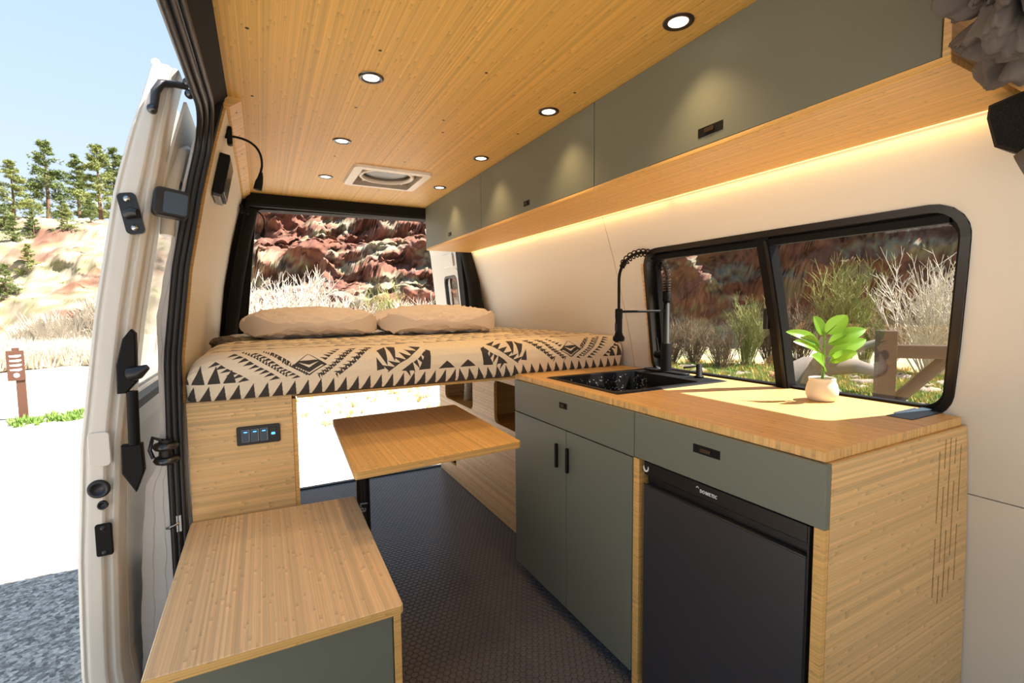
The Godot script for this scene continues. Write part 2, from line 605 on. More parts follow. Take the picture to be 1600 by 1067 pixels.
# ------------------------------------------------------------------ van shell
func wall_sheet(st: SurfaceTool, xf: Callable, y0: float, y1: float, z0: float, z1: float, t: float, hole = null) -> void:
	# rows of quads following the wall's section; t is the thickness (signed), hole gives [zfar, znear] at a height or null
	st.set_smooth_group(-1)
	var ys := []
	var y := y0
	while y < y1 - 1e-6:
		ys.append(y)
		y += 0.02
	ys.append(y1)
	var s := signf(t)
	for i in ys.size() - 1:
		var a: float = ys[i]
		var b: float = ys[i + 1]
		var xa: float = xf.call(a)
		var xb: float = xf.call(b)
		var spans := [[z0, z1, z0, z1]]
		if hole:
			var ha = hole.call(a)
			var hb = hole.call(b)
			if ha != null and hb != null:
				spans = [[z0, ha[0], z0, hb[0]], [ha[1], z1, hb[1], z1]]
				for k in 2:
					quad(st, Vector3(xa, a, ha[k]), Vector3(xb, b, hb[k]), Vector3(xb + t, b, hb[k]), Vector3(xa + t, a, ha[k]), Vector3(0, 0, 1 if k == 0 else -1))
			elif ha != null or hb != null:
				var h = ha if ha != null else hb
				var yy: float = b if ha != null else a
				var xx: float = xb if ha != null else xa
				quad(st, Vector3(xx, yy, h[0]), Vector3(xx, yy, h[1]), Vector3(xx + t, yy, h[1]), Vector3(xx + t, yy, h[0]), Vector3(0, -1 if ha != null else 1, 0))
		for p in spans:
			quad(st, Vector3(xa, a, p[0]), Vector3(xa, a, p[1]), Vector3(xb, b, p[3]), Vector3(xb, b, p[2]), Vector3(-s, 0, 0))
			quad(st, Vector3(xa + t, a, p[0]), Vector3(xa + t, a, p[1]), Vector3(xb + t, b, p[3]), Vector3(xb + t, b, p[2]), Vector3(s, 0, 0))
	for z in [[z0, -1], [z1, 1]]:
		for i in ys.size() - 1:
			var xa: float = xf.call(ys[i])
			var xb: float = xf.call(ys[i + 1])
			quad(st, Vector3(xa, ys[i], z[0]), Vector3(xb, ys[i + 1], z[0]), Vector3(xb + t, ys[i + 1], z[0]), Vector3(xa + t, ys[i], z[0]), Vector3(0, 0, z[1]))
	for q in [[y0, -1], [y1, 1]]:
		var x: float = xf.call(q[0])
		quad(st, Vector3(x, q[0], z0), Vector3(x, q[0], z1), Vector3(x + t, q[0], z1), Vector3(x + t, q[0], z0), Vector3(0, q[1], 0))

const WT := 1.458
const WB := 0.885
func win_span(y: float, grow := 0.0):
	# far and near edge of the window at a height, corners rounded; grow widens (positive) or narrows it
	var top := WT + grow
	var bot := WB - grow
	if y > top + 1e-6 or y < bot - 1e-6: return null
	var r := 0.085 + grow
	var cut := 0.0
	var dy := maxf(y - (top - r), (bot + r) - y)
	if dy > 0.0: cut = r - sqrt(maxf(0.0, r * r - dy * dy))
	var k := (y - WB) / (WT - WB)
	return [lerpf(-1.675, -1.592, k) - grow + cut, lerpf(-0.565, -0.492, k) + grow - cut]

func shell() -> void:
	# floor of dark rubber with a field of hexagonal studs
	var fl := structure("floor", "dark rubber van floor with raised hexagonal studs", Vector3(0.7, 0, -1.5))
	obj("floor_sheet", bx(-0.3, -0.06, -3.45, 1.75, 0.0, 1.5, 0.001), M.floor_base, fl)
	obj("threshold_strip", bx(-0.2, 0.0, -3.455, 1.5, 0.006, -3.42, 0.001), M.rubber, fl)
	var hex := mb()
	var R := 0.0128
	var poly := PackedVector2Array()
	for i in 6: poly.append(Vector2(cos(PI / 6 + PI / 3 * i), sin(PI / 6 + PI / 3 * i)) * R)
	for i in 6:
		var a := Vector3(poly[i].x, 0, poly[i].y)
		var b := Vector3(poly[(i + 1) % 6].x, 0, poly[(i + 1) % 6].y)
		var c := a * 0.86 + Vector3(0, 0.0014, 0)
		var d := b * 0.86 + Vector3(0, 0.0014, 0)
		quad(hex, a, b, d, c, a + b + Vector3(0, 0.01, 0))
		tri(hex, Vector3(0, 0.0014, 0), c, d, Vector3.UP)
	hex.generate_normals()
	var mm := MultiMesh.new()
	mm.transform_format = MultiMesh.TRANSFORM_3D
	mm.mesh = hex.commit()
	var px := R * sqrt(3.0) + 0.0022
	var pz := px * sqrt(3.0) / 2.0
	var where := []
	for j in range(0, int(2.75 / pz)):
		for i in range(0, int(1.16 / px)):
			where.append(Vector3(0.02 + (i + 0.5 * (j % 2)) * px, 0.0, -0.65 - j * pz))
	mm.instance_count = where.size()
	for i in where.size(): mm.set_instance_transform(i, Transform3D(Basis(), where[i]))
	var mi := MultiMeshInstance3D.new()
	mi.name = "hexagon_studs"
	mi.multimesh = mm
	mi.material_override = M.stud
	fl.add_child(mi)
	mi.position = -fl.position
	mi.set_meta("kind", "stuff")
	# bamboo ceiling with an opening for the fan
	var ce := structure("ceiling", "bamboo plywood ceiling panel with dark screws", Vector3(0.6, 1.93, -1.6))
	var st := mb()
	for q in [[-0.085, 1.45, -3.36, -2.855], [-0.085, 0.46, -2.855, -2.505], [0.815, 1.45, -2.855, -2.505], [-0.085, 1.45, -2.505, 1.5]]:
		box(st, Vector3(q[0], 1.93, q[2]), Vector3(q[1], 1.945, q[3]), 0.0)
	obj("ceiling_panel", st, M.bamboo_ceiling, ce)
	for p in [[386, 44], [394, 150], [594, 79], [556, 168], [693, 188], [523, 244], [760, 114], [898, 145], [632, 253], [809, 209], [692, 207], [592, 297]]:
		var d := cam_dir(p[0], p[1])
		var q := Vector3(0, 1.2132, 0) + d * ((1.93 - 1.2132) / d.y)
		var s := mb()
		lathe(s, [Vector2(0, -0.0012), Vector2(0.0045, -0.001), Vector2(0.005, 0.0)], at(Vector3(q.x, 1.93, q.z)), 10)
		obj("screw", s, M.bronze, ce)
	# outer roof and the rest of the body
	var roof := structure("roof_outer", "cream painted van roof above the ceiling", Vector3(0.63, 2.0, -1.4))
	obj("roof_skin", bx(-0.1, 2.02, -3.6, 1.32, 2.1, 1.6, 0.02), M.body_paint, roof)
	var w := structure("wall_right", "white panelled van wall with sliding window", Vector3(1.69, 0, -1.6))
	st = mb()
	wall_sheet(st, wr, 0.7045, 2.02, -1.785, 1.5, 0.05, win_span)
	obj("window_panel", st, M.wall_white, w)
	st = mb()
	wall_sheet(st, wr, 0.0, 2.02, -3.44, -1.7885, 0.05)
	obj("rear_panel", st, M.wall_white, w)
	st = mb()
	wall_sheet(st, wr, 0.0, 0.7015, -1.785, 1.5, 0.05)
	obj("lower_panel", st, M.wall_white, w)
	st = mb()
	wall_sheet(st, func(y): return wr(y) + 0.058, -0.25, 2.06, -3.56, 1.5, 0.02, func(y): return win_span(y, -0.02))
	obj("outer_skin", st, M.body_paint, w)
	for p in [[957, 348, 0], [944, 349, 0], [955, 442, 0]]:
		var d := cam_dir(p[0], p[1])
		var t := 0.5
		while (d * t).x < wr(1.2132 + d.y * t): t += 0.002
		var s := mb()
		lathe(s, [Vector2(0, 0.001), Vector2(0.003, 0.0008), Vector2(0.0035, 0)], at(Vector3(0, 1.2132, 0) + d * t, Vector3(-1, -0.3, 0)), 8)
		obj("screw", s, M.white_plastic, w)
	# left side: rear panel, body behind it, front part beside the camera
	var l := structure("wall_left", "white wall panel with bamboo edge beside sliding door", Vector3(-0.24, 0.9, -2.6))
	st = mb()
	wall_sheet(st, wl, 0.5, 1.925, -3.42, -1.925, -0.012)
	obj("wall_panel", st, M.wall_white, l)
	st = mb()
	wall_sheet(st, wl, 0.9, 1.93, -1.9245, -1.918, -0.014)
	obj("panel_edge", st, M.bamboo_edge, l)
	var body := structure("wall_body", "cream painted van body side and door jamb", Vector3(-0.3, 0, -2.6))
	st = mb()
	wall_sheet(st, func(y): return wl(y) - 0.045, -0.25, 2.05, -3.56, -1.90, -0.02)
	obj("side_skin", st, M.body_paint, body)
	st = mb()
	wall_sheet(st, func(y): return wl(y) - 0.012, -0.25, 2.05, -0.48, -0.28, -0.06)
	wall_sheet(st, func(y): return wl(y) - 0.012, -0.25, 0.3, -0.28, 1.5, -0.06)
	wall_sheet(st, func(y): return wl(y) - 0.012, 1.8, 2.05, -0.28, 1.5, -0.06)
	obj("front_side_skin", st, M.body_paint, body)  # unseen front side, left mostly open to let more daylight in
	obj("sill", bx(-0.42, -0.25, -1.86, -0.26, -0.03, -0.45, 0.01), M.body_paint, body)
	# jamb: painted pillar face with ridges of sealant
	var jp := PackedVector2Array()
	for i in 90:
		var y := -0.25 + i * 0.0245
		jp.append(Vector2(prof_x([-0.25, 0.2, 0.45, 0.66, 0.72, 0.8, 1.2, 1.6, 1.95], [-0.4, -0.388, -0.372, -0.352, -0.318, -0.307, -0.297, -0.212, -0.125], y) + 0.005 * noise.get_noise_1d(y * 7.0), y))
	for i in 45:
		var y := 1.93 - i * 0.049
		jp.append(Vector2(wl(y) - 0.03, y))
	st = mb()
	prism(st, jp, Transform3D(), -1.91, -1.862)
	obj("jamb", st, M.sealant, body)
	for k in 2:
		var pts := []
		for i in 80:
			var y := 0.1 + i * 0.0225
			var xo := prof_x([-0.25, 0.2, 0.45, 0.66, 0.72, 0.8, 1.2, 1.6, 1.95], [-0.4, -0.388, -0.372, -0.352, -0.318, -0.307, -0.297, -0.212, -0.125], y)
			pts.append(Vector3(lerpf(xo, wl(y) - 0.03, 0.3 + 0.3 * k) + 0.008 * noise.get_noise_2d(y * 9.0, k * 9.0), y, -1.862))
		st = mb()
		tube(st, pts, 0.0016, 6)
		obj("sealant_bead", st, M.sealant, body)
	# rear frame wrapped in black fleece
	var rf := structure("trim_1", "black fleece covered frame round rear door opening", Vector3(0.6, 0, -3.45))
	var outer := []
	var inner := []
	var cs := [[1.30, 1.82, 0], [0.035, 1.80, 1], [-0.16, 0.03, 2], [1.47, 0.03, 3]]
	var os := [[1.45, 1.99], [-0.26, 1.99], [-0.36, -0.1], [1.8, -0.1]]
	for k in 4:
		var rr := 0.045
		for i in 6:
			var a := PI / 2 * (k + i / 5.0)
			inner.append(Vector3(cs[k][0] + cos(a) * rr, cs[k][1] + sin(a) * rr - (0.0 if k < 2 else 0.02), -3.43))
			outer.append(Vector3(os[k][0], os[k][1], -3.43))
	st = mb()
	ring(st, outer, inner, Vector3(0, 0, -0.1))
	obj("fleece_frame", st, M.fleece, rf)
	st = mb()
	tube(st, [Vector3(1.505, 0.95, -3.40), Vector3(1.475, 1.2, -3.40), Vector3(1.455, 1.4, -3.40), Vector3(1.41, 1.62, -3.40), Vector3(1.34, 1.8, -3.40)], 0.05, 12)
	obj("padded_pillar", st, M.fleece, rf)
	st = mb()
	tube(st, [Vector3(-0.19, 0.95, -3.41), Vector3(-0.165, 1.15, -3.41), Vector3(-0.125, 1.4, -3.41), Vector3(-0.075, 1.65, -3.41), Vector3(-0.03, 1.84, -3.41)], 0.035, 12)
	obj("padded_pillar", st, M.fleece, rf)
	st = mb()
	box(st, Vector3(-0.06, 1.855, -3.43), Vector3(1.3, 1.96, -3.365), 0.02)
	obj("padded_header", st, M.fleece, rf)
	# fleece above the sliding door and the rubber seal round the opening
	var tr := structure("trim_2", "black fleece strip above sliding door opening", Vector3(-0.15, 1.9, -1.2))
	st = mb()
	prism(st, PackedVector2Array([Vector2(-0.128, 1.868), Vector2(-0.07, 1.932), Vector2(-0.07, 1.99), Vector2(-0.12, 1.99)]), Transform3D(), -1.95, 1.4, 0.0)
	wall_sheet(st, func(y): return wl(y) - 0.008, 0.05, 1.9, -1.93, -1.885, -0.02)
	obj("fleece_strip", st, M.fleece, tr)
	var se := structure("trim_3", "black rubber seal round the sliding door opening", Vector3(-0.25, 0.5, -1.88))
	for k in 3:
		var pts := []
		var off: float = [0.0, 0.015, 0.029][k]
		for i in 40:
			var y := lerpf(-0.05, 1.72, i / 39.0)
			pts.append(Vector3(wl(y) - 0.012 - off, y, -1.872 + 0.006 * k))
		for i in 10:
			var a := PI / 2 * i / 9.0
			pts.append(Vector3(wl(1.72 + 0.1 * sin(a)) - 0.012 - off, 1.72 + 0.13 * sin(a) - off * sin(a), -1.872 + 0.006 * k + 0.16 * (1 - cos(a))))
		pts.append(Vector3(-0.135 - off, 1.858 - off, -0.45))
		pts.append(Vector3(-0.135 - off, 1.858 - off, 0.3))
		st = mb()
		tube(st, pts, [0.009, 0.0095, 0.009][k], 10)
		obj("seal_lip", st, M.rubber, se)
	# bamboo strip in the corner of ceiling and left wall
	var ts := structure("trim_4", "narrow bamboo corner strip with screws under the ceiling", Vector3(-0.05, 1.91, -2.7))
	st = mb()
	var sp := PackedVector2Array([Vector2(-0.078, 1.93), Vector2(-0.033, 1.93), Vector2(-0.033, 1.921), Vector2(-0.068, 1.896), Vector2(-0.086, 1.896)])
	prism(st, sp, Transform3D(), -3.40, -1.9, 0.0)
	obj("strip", st, M.bamboo_edge, ts)
	for i in 6:
		var s := mb()
		lathe(s, [Vector2(0, 0.001), Vector2(0.0035, 0.0008), Vector2(0.004, 0)], at(Vector3(-0.05, 1.9088, -1.98 - i * 0.25), Vector3(0.58, -0.81, 0)), 8)
		obj("screw", s, M.bronze, ts)

func cam_dir(u: float, v: float) -> Vector3:   # direction of a pixel of the photograph
	return Basis.from_euler(Vector3(-0.0718, -0.4838, -0.0098)) * Vector3((u - 800.0) / 740.85, -(v - 533.5) / 740.85, -1.0)

func win_loop(grow: float, off: float, n := 7) -> Array:
	var out := []
	var top := WT + grow
	var bot := WB - grow
	var r := 0.085 + grow
	for k in 4:
		for i in n:
			var a := PI / 2 * (k + float(i) / (n - 1))
			var y: float = (top - r if k < 2 else bot + r) + r * sin(a)
			var kk := (y - WB) / (WT - WB)
			var z: float = (lerpf(-0.565, -0.492, kk) + grow - r if k == 0 or k == 3 else lerpf(-1.675, -1.592, kk) - grow + r) + r * cos(a)
			out.append(Vector3(wr(y) + off, y, z))
	return out

func right_window() -> void:
	var w := structure("window_1", "black framed sliding window with tinted panes above counter", Vector3(1.65, 0.9, -1.08))
	var st := mb()
	ring(st, win_loop(-0.001, -0.004), win_loop(-0.02, -0.004), Vector3(0.062, 0, 0))
	obj("frame", st, M.black_satin, w)
	st = mb()
	ring(st, win_loop(-0.02, 0.036), win_loop(-0.038, 0.036), Vector3(0.03, 0, 0))
	obj("inner_gasket", st, M.matte_black, w)
	var pane_far := mb()
	var pane_near := mb()
	for pz in [[pane_far, 0], [pane_near, 1]]:
		var y := WB + 0.036
		while y < WT - 0.037:
			var y2 := minf(y + 0.02, WT - 0.036)
			var a = win_span(y, -0.035)
			var b = win_span(y2, -0.035)
			if a != null and b != null:
				var x0 := wr(y) + (0.044 if pz[1] == 0 else 0.056)
				var x1 := wr(y2) + (0.044 if pz[1] == 0 else 0.056)
				if pz[1] == 0: quad(pz[0], Vector3(x0, y, a[0]), Vector3(x0, y, -1.05), Vector3(x1, y2, -1.05), Vector3(x1, y2, b[0]), Vector3(-1, 0, 0))
				else: quad(pz[0], Vector3(x0, y, -1.035), Vector3(x0, y, a[1]), Vector3(x1, y2, b[1]), Vector3(x1, y2, -1.035), Vector3(-1, 0, 0))
			y = y2
	obj("glass_pane", pane_far, M.tinted_glass, w)
	obj("glass_pane", pane_near, M.tinted_glass, w)
	st = mb()
	wall_sheet(st, func(y): return wr(y) + 0.02, WB + 0.02, WT - 0.018, -1.068, -1.022, 0.045)
	obj("mullion", st, M.matte_black, w)
	st = mb()
	wall_sheet(st, func(y): return wr(y) + 0.012, WB + 0.03, WT - 0.03, -1.036, -1.026, 0.012)
	obj("mullion_bead", st, M.black_satin, w)
	st = mb()
	wall_sheet(st, func(y): return wr(y) + 0.022, 1.412, 1.432, -1.60, -0.55, 0.02)
	obj("top_track", st, M.matte_black, w)
	obj("latch", bx(wr(1.16) + 0.014, 1.125, -1.085, wr(1.16) + 0.035, 1.2, -1.066, 0.003), M.black_plastic, w)
	obj("sill", bx(1.6125, 0.893, -1.655, 1.672, 0.9148, -0.575, 0.0005), M.bamboo_warm_lit, w)
	# pale plywood reveal on the far side of the frame
	st = mb()
	for i in 24:
		var y0 := 0.92 + i * 0.02
		var y1 := y0 + 0.02
		var a0: float = win_span(y0)[0]
		var a1: float = win_span(y1)[0]
		quad(st, Vector3(wr(y0) - 0.003, y0, a0 - 0.014), Vector3(wr(y0) - 0.003, y0, a0 + 0.001), Vector3(wr(y1) - 0.003, y1, a1 + 0.001), Vector3(wr(y1) - 0.003, y1, a1 - 0.014), Vector3(-1, 0, 0))
		quad(st, Vector3(wr(y0) - 0.003, y0, a0 - 0.014), Vector3(wr(y0) + 0.01, y0, a0 - 0.014), Vector3(wr(y1) + 0.01, y1, a1 - 0.014), Vector3(wr(y1) - 0.003, y1, a1 - 0.014), Vector3(0, 0, -1))
	obj("reveal", st, M.birch, w)

# ------------------------------------------------------------------ doors
func sliding_door() -> void:
	var d := thing("sliding_door", "cream van sliding door slid open outside the left side", "door", Vector3(-0.42, -0.2, -2.3))
	var zf := -1.72
	var zr := -2.95
	var st := mb()
	wall_sheet(st, door_x, -0.25, 0.92, zr, zf - 0.02, 0.012)
	wall_sheet(st, door_x, 0.92, 1.62, zf - 0.13, zf - 0.02, 0.012)
	wall_sheet(st, door_x, 0.92, 1.62, zr, zr + 0.12, 0.012)
	wall_sheet(st, door_x, 1.62, 1.93, zr, zf - 0.02, 0.012)
	obj("outer_skin", st, M.body_paint, d)
	# front edge: stepped section with a rolled hem and an inner flange
	var pr_ := [[0.0, -0.022], [-0.006, -0.008], [0.004, -0.002], [0.012, -0.006], [0.022, 0.0], [0.06, 0.0], [0.068, -0.004], [0.073, -0.016], [0.08, -0.019], [0.088, -0.013], [0.104, -0.022], [0.108, -0.045], [0.108, -0.12]]
	var fe := func(u: float, v: float) -> Vector3:
		var y := lerpf(-0.25, 1.93, v)
		var f := u * (pr_.size() - 1)
		var i := mini(int(f), pr_.size() - 2)
		var px := lerpf(pr_[i][0], pr_[i + 1][0], f - i)
		var pz := lerpf(pr_[i][1], pr_[i + 1][1], f - i)
		var k := 0.8 - 0.25 * smoothstep(1.55, 1.93, y)
		var bend := -0.02 * smoothstep(1.6, 1.93, y) - 0.01 * sin(PI * clampf((y - 0.3) / 1.0, 0, 1))
		return Vector3(door_x(y) + px * k, y, zf + pz + bend)
	obj("front_edge", sheet(48, 90, fe), M.body_paint, d)
	# inner panels, window frame and pane
	st = mb()
	var inx := func(y): return door_x(y) + 0.08
	wall_sheet(st, inx, -0.25, 0.9, zr, zf - 0.1, 0.008)
	wall_sheet(st, inx, 1.66, 1.86, zr, zf - 0.1, 0.008)
	wall_sheet(st, inx, 0.9, 1.66, zr, zr + 0.16, 0.008)
	wall_sheet(st, inx, 0.9, 1.66, zf - 0.16, zf - 0.1, 0.008)
	obj("inner_panel", st, M.body_paint, d)
	st = mb()
	wall_sheet(st, func(y): return door_x(y) + 0.06, 0.9, 0.93, zr + 0.14, zf - 0.15, 0.035)
	wall_sheet(st, func(y): return door_x(y) + 0.06, 1.63, 1.66, zr + 0.14, zf - 0.15, 0.035)
	obj("window_gasket", st, M.rubber, d)
	st = mb()
	wall_sheet(st, func(y): return door_x(y) + 0.03, 0.92, 1.64, zr + 0.1, zf - 0.12, 0.003)
	obj("window_pane", st, M.clear_glass, d)
	# roof hem: the top of the door leans in and runs back
	st = mb()
	tube(st, [Vector3(-0.243, 1.935, zf - 0.03), Vector3(-0.25, 1.93, zf - 0.4), Vector3(-0.26, 1.92, zr)], 0.012, 8)
	obj("top_hem", st, M.body_paint, d)
	# recesses pressed into the inner side
	st = mb()
	tube(st, [Vector3(-0.255, 1.45, -1.85), Vector3(-0.24, 1.6, -1.86), Vector3(-0.215, 1.72, -1.9), Vector3(-0.21, 1.76, -2.0)], 0.02, 10)
	obj("pressed_bead", st, M.body_paint, d)
	# latch plate with bolt
	var lp := func(y: float, off: float) -> Vector3: return Vector3(door_x(y) + off, y, zf + 0.001)
	var c: Vector3 = lp.call(1.49, 0.045)
	var p := mb()
	prism(p, rrect(0.044, 0.115, 0.012), Transform3D(Basis(Vector3(0, 0, 1), 0.17), c), -0.008, 0.005, 0.0)
	var plate := obj("latch_plate", p, M.black_satin, d)
	for s in [-1.0, 1.0]:
		var q := mb()
		lathe(q, [Vector2(0, 0.006), Vector2(0.008, 0.005), Vector2(0.009, 0.0)], at(c + Vector3(-0.0068 * s * 1.0, 0.04 * s, 0.005), Vector3(0, 0, 1)), 12)
		obj("bolt", q, M.steel, plate, false)
	p = mb()
	tube(p, [c + Vector3(-0.008, -0.004, 0.005), c + Vector3(0.006, 0.002, 0.02), c + Vector3(0.02, 0.0, 0.026)], [0.014, 0.013, 0.01], 12)
	obj("latch_pin", p, M.black_plastic, d)
	# square bumper cup
	c = Vector3(-0.225, 1.53, -1.74)
	p = mb()
	var cb := Transform3D(Basis(Vector3(0, 1, 0), 0.25) * Basis(Vector3(0, 0, 1), -0.12), c)
	prism(p, rrect(0.086, 0.082, 0.014), cb, -0.03, 0.02, 0.004)
	var cup := obj("bumper_cup", p, M.black_plastic, d)
	p = mb()
	prism(p, rrect(0.058, 0.062, 0.006), cb.translated_local(Vector3(0.008, -0.001, 0)), 0.019, 0.022)
	obj("cup_face", p, M.switch_face, cup)
	# pull handle
	p = mb()
	var hx := -0.352
	prism(p, PackedVector2Array([Vector2(0.0, 0.13), Vector2(0.026, 0.16), Vector2(0.03, 0.3), Vector2(0.02, 0.312), Vector2(0.0, 0.285), Vector2(-0.018, 0.21), Vector2(-0.02, 0.13)]), at(Vector3(hx, 0.85, -1.69)), -0.03, 0.0, 0.003)
	tube(p, [Vector3(hx + 0.013, 0.985, -1.70), Vector3(hx + 0.01, 0.83, -1.70)], 0.014, 10)
	prism(p, PackedVector2Array([Vector2(-0.02, -0.02), Vector2(0.028, -0.02), Vector2(0.03, -0.1), Vector2(0.008, -0.16), Vector2(-0.022, -0.1)]), at(Vector3(hx, 0.85, -1.69)), -0.03, 0.0, 0.003)
	obj("pull_handle", p, M.matte_black, d)
	p = mb()
	tube(p, [Vector3(hx + 0.015, 1.035, -1.68), Vector3(hx + 0.035, 1.04, -1.672), Vector3(hx + 0.058, 1.055, -1.668)], [0.02, 0.019, 0.008], 12)
	obj("handle_lever", p, M.black_plastic, d)
	# rubber buffers and the lower cover plate on the door edge
	for b in [[0.705, 0.040, 0.027], [0.657, 0.05, 0.013]]:
		p = mb()
		var r: float = b[2]
		lathe(p, [Vector2(0, 0.004), Vector2(r * 0.55, 0.003), Vector2(r * 0.62, 0.008), Vector2(r * 0.9, 0.009), Vector2(r, 0.0)], at(Vector3(door_x(b[0]) + b[1], b[0], zf + 0.0005 - 0.01 * sin(PI * (b[0] - 0.3))), Vector3(0, 0, 1)), 24)
		obj("rubber_buffer", p, M.rubber, d)
	p = mb()
	c = Vector3(door_x(0.555) + 0.055, 0.555, zf - 0.007)
	prism(p, rrect(0.038, 0.094, 0.006), at(c), -0.005, 0.006, 0.002)
	var cover := obj("cover_plate", p, M.matte_black, d)
	for s in [-1.0, 1.0]:
		p = mb()
		lathe(p, [Vector2(0, 0.002), Vector2(0.006, 0.0015), Vector2(0.007, 0.0)], at(c + Vector3(0, 0.036 * s, 0.006), Vector3(0, 0, 1)), 12)
		obj("screw", p, M.rubber, cover)
	p = mb()
	prism(p, rrect(0.05, 0.1, 0.012), at(Vector3(door_x(0.82) + 0.04, 0.82, zf - 0.009)), -0.004, 0.004, 0.002)
	obj("raised_patch", p, M.body_paint, d)
	# upper guide arm
	p = mb()
	tube(p, [Vector3(-0.17, 1.885, -1.76), Vector3(-0.2, 1.882, -1.75), Vector3(-0.232, 1.872, -1.735), Vector3(-0.244, 1.84, -1.72), Vector3(-0.25, 1.79, -1.715)], [0.01, 0.01, 0.012, 0.012, 0.01], 10)
	var arm := obj("guide_arm", p, M.fridge_door, d)
	for q in [Vector3(-0.168, 1.89, -1.745), Vector3(-0.165, 1.86, -1.75), Vector3(-0.252, 1.785, -1.705)]:
		p = mb()
		lathe(p, [Vector2(0, 0.012), Vector2(0.011, 0.01), Vector2(0.013, 0.0), Vector2(0.011, -0.01)], at(q, Vector3(0, 0, 1)), 14)
		obj("roller", p, M.dark_steel, arm)
	# middle guide rail end with two rubber rollers on the body side
	var g := thing("door_guide", "dark ribbed roller guide on the body side below the window", "roller", Vector3(-0.3, 0.75, -1.86))
	for y in [0.735, 0.78]:
		p = mb()
		lathe(p, [Vector2(0.0, -0.01), Vector2(0.03, -0.01), Vector2(0.036, 0.0), Vector2(0.03, 0.01), Vector2(0.0, 0.01)], at(Vector3(-0.292, y, -1.845)), 20)
		obj("roller", p, M.dark_steel, g)
	p = mb()
	tube(p, [Vector3(-0.292, 0.72, -1.845), Vector3(-0.292, 0.8, -1.845)], 0.018, 14)
	obj("axle", p, M.rubber, g)
	p = mb()
	tube(p, [Vector3(-0.3, 0.8, -1.84), Vector3(-0.325, 0.81, -1.85), Vector3(-0.335, 0.77, -1.85), Vector3(-0.325, 0.745, -1.84)], 0.006, 8)
	obj("bracket", p, M.dark_steel, g)
	var s2 := thing("door_striker", "chrome striker hook on the jamb beside the bench", "latch", Vector3(-0.28, 0.51, -1.86))
	p = mb()
	tube(p, [Vector3(-0.272, 0.515, -1.858), Vector3(-0.29, 0.512, -1.84), Vector3(-0.302, 0.508, -1.845), Vector3(-0.29, 0.502, -1.858)], 0.004, 8)
	obj("hook", p, M.steel, s2)
	obj("plate", bx(-0.295, 0.485, -1.862, -0.265, 0.54, -1.857, 0.002), M.sealant, s2)

func rear_door() -> void:
	var d := thing("rear_door", "white rear door swung open beside the pillow", "door", Vector3(1.5, -0.1, -3.9))
	var st := mb()
	var X := func(y): return prof_x([0.0, 1.0, 1.7, 1.95], [1.53, 1.5, 1.43, 1.38], y)
	wall_sheet(st, X, -0.2, 1.08, -4.36, -3.58, 0.05)
	wall_sheet(st, X, 1.5, 1.95, -4.36, -3.58, 0.05)
	wall_sheet(st, X, 1.08, 1.5, -4.36, -4.05, 0.05)
	wall_sheet(st, X, 1.08, 1.5, -3.7, -3.58, 0.05)
	obj("door_panel", st, M.body_paint, d)
	var o := []
	var i_ := []
	var i2 := []
	for q in rrect(0.42, 0.5, 0.07):
		o.append(Vector3(X.call(1.29 + q.y) - 0.012, 1.29 + q.y, -3.88 + q.x))
	for q in rrect(0.32, 0.4, 0.06):
		i_.append(Vector3(X.call(1.29 + q.y) - 0.012, 1.29 + q.y, -3.875 + q.x))
	for q in rrect(0.28, 0.36, 0.05):
		i2.append(Vector3(X.call(1.29 + q.y) - 0.012, 1.29 + q.y, -3.875 + q.x))
	st = mb()
	ring(st, o, i_, Vector3(0.02, 0, 0))
	obj("pressed_surround", st, M.body_paint, d)
	st = mb()
	ring(st, i_, i2, Vector3(0.03, 0, 0))
	obj("window_gasket", st, M.rubber, d)
	st = mb()
	wall_sheet(st, func(y): return X.call(y) + 0.02, 1.1, 1.48, -4.04, -3.71, 0.003)
	obj("window_pane", st, M.tinted_glass, d)
	st = mb()
	prism(st, rrect(0.26, 0.11, 0.02), Transform3D(Basis(Vector3(0, 0, -1), Vector3(-0.1, 1, 0).normalized(), Vector3(-1, -0.1, 0).normalized()), Vector3(X.call(1.62) - 0.004, 1.62, -3.9)), -0.01, 0.01, 0.004)
	obj("raised_panel", st, M.body_paint, d)

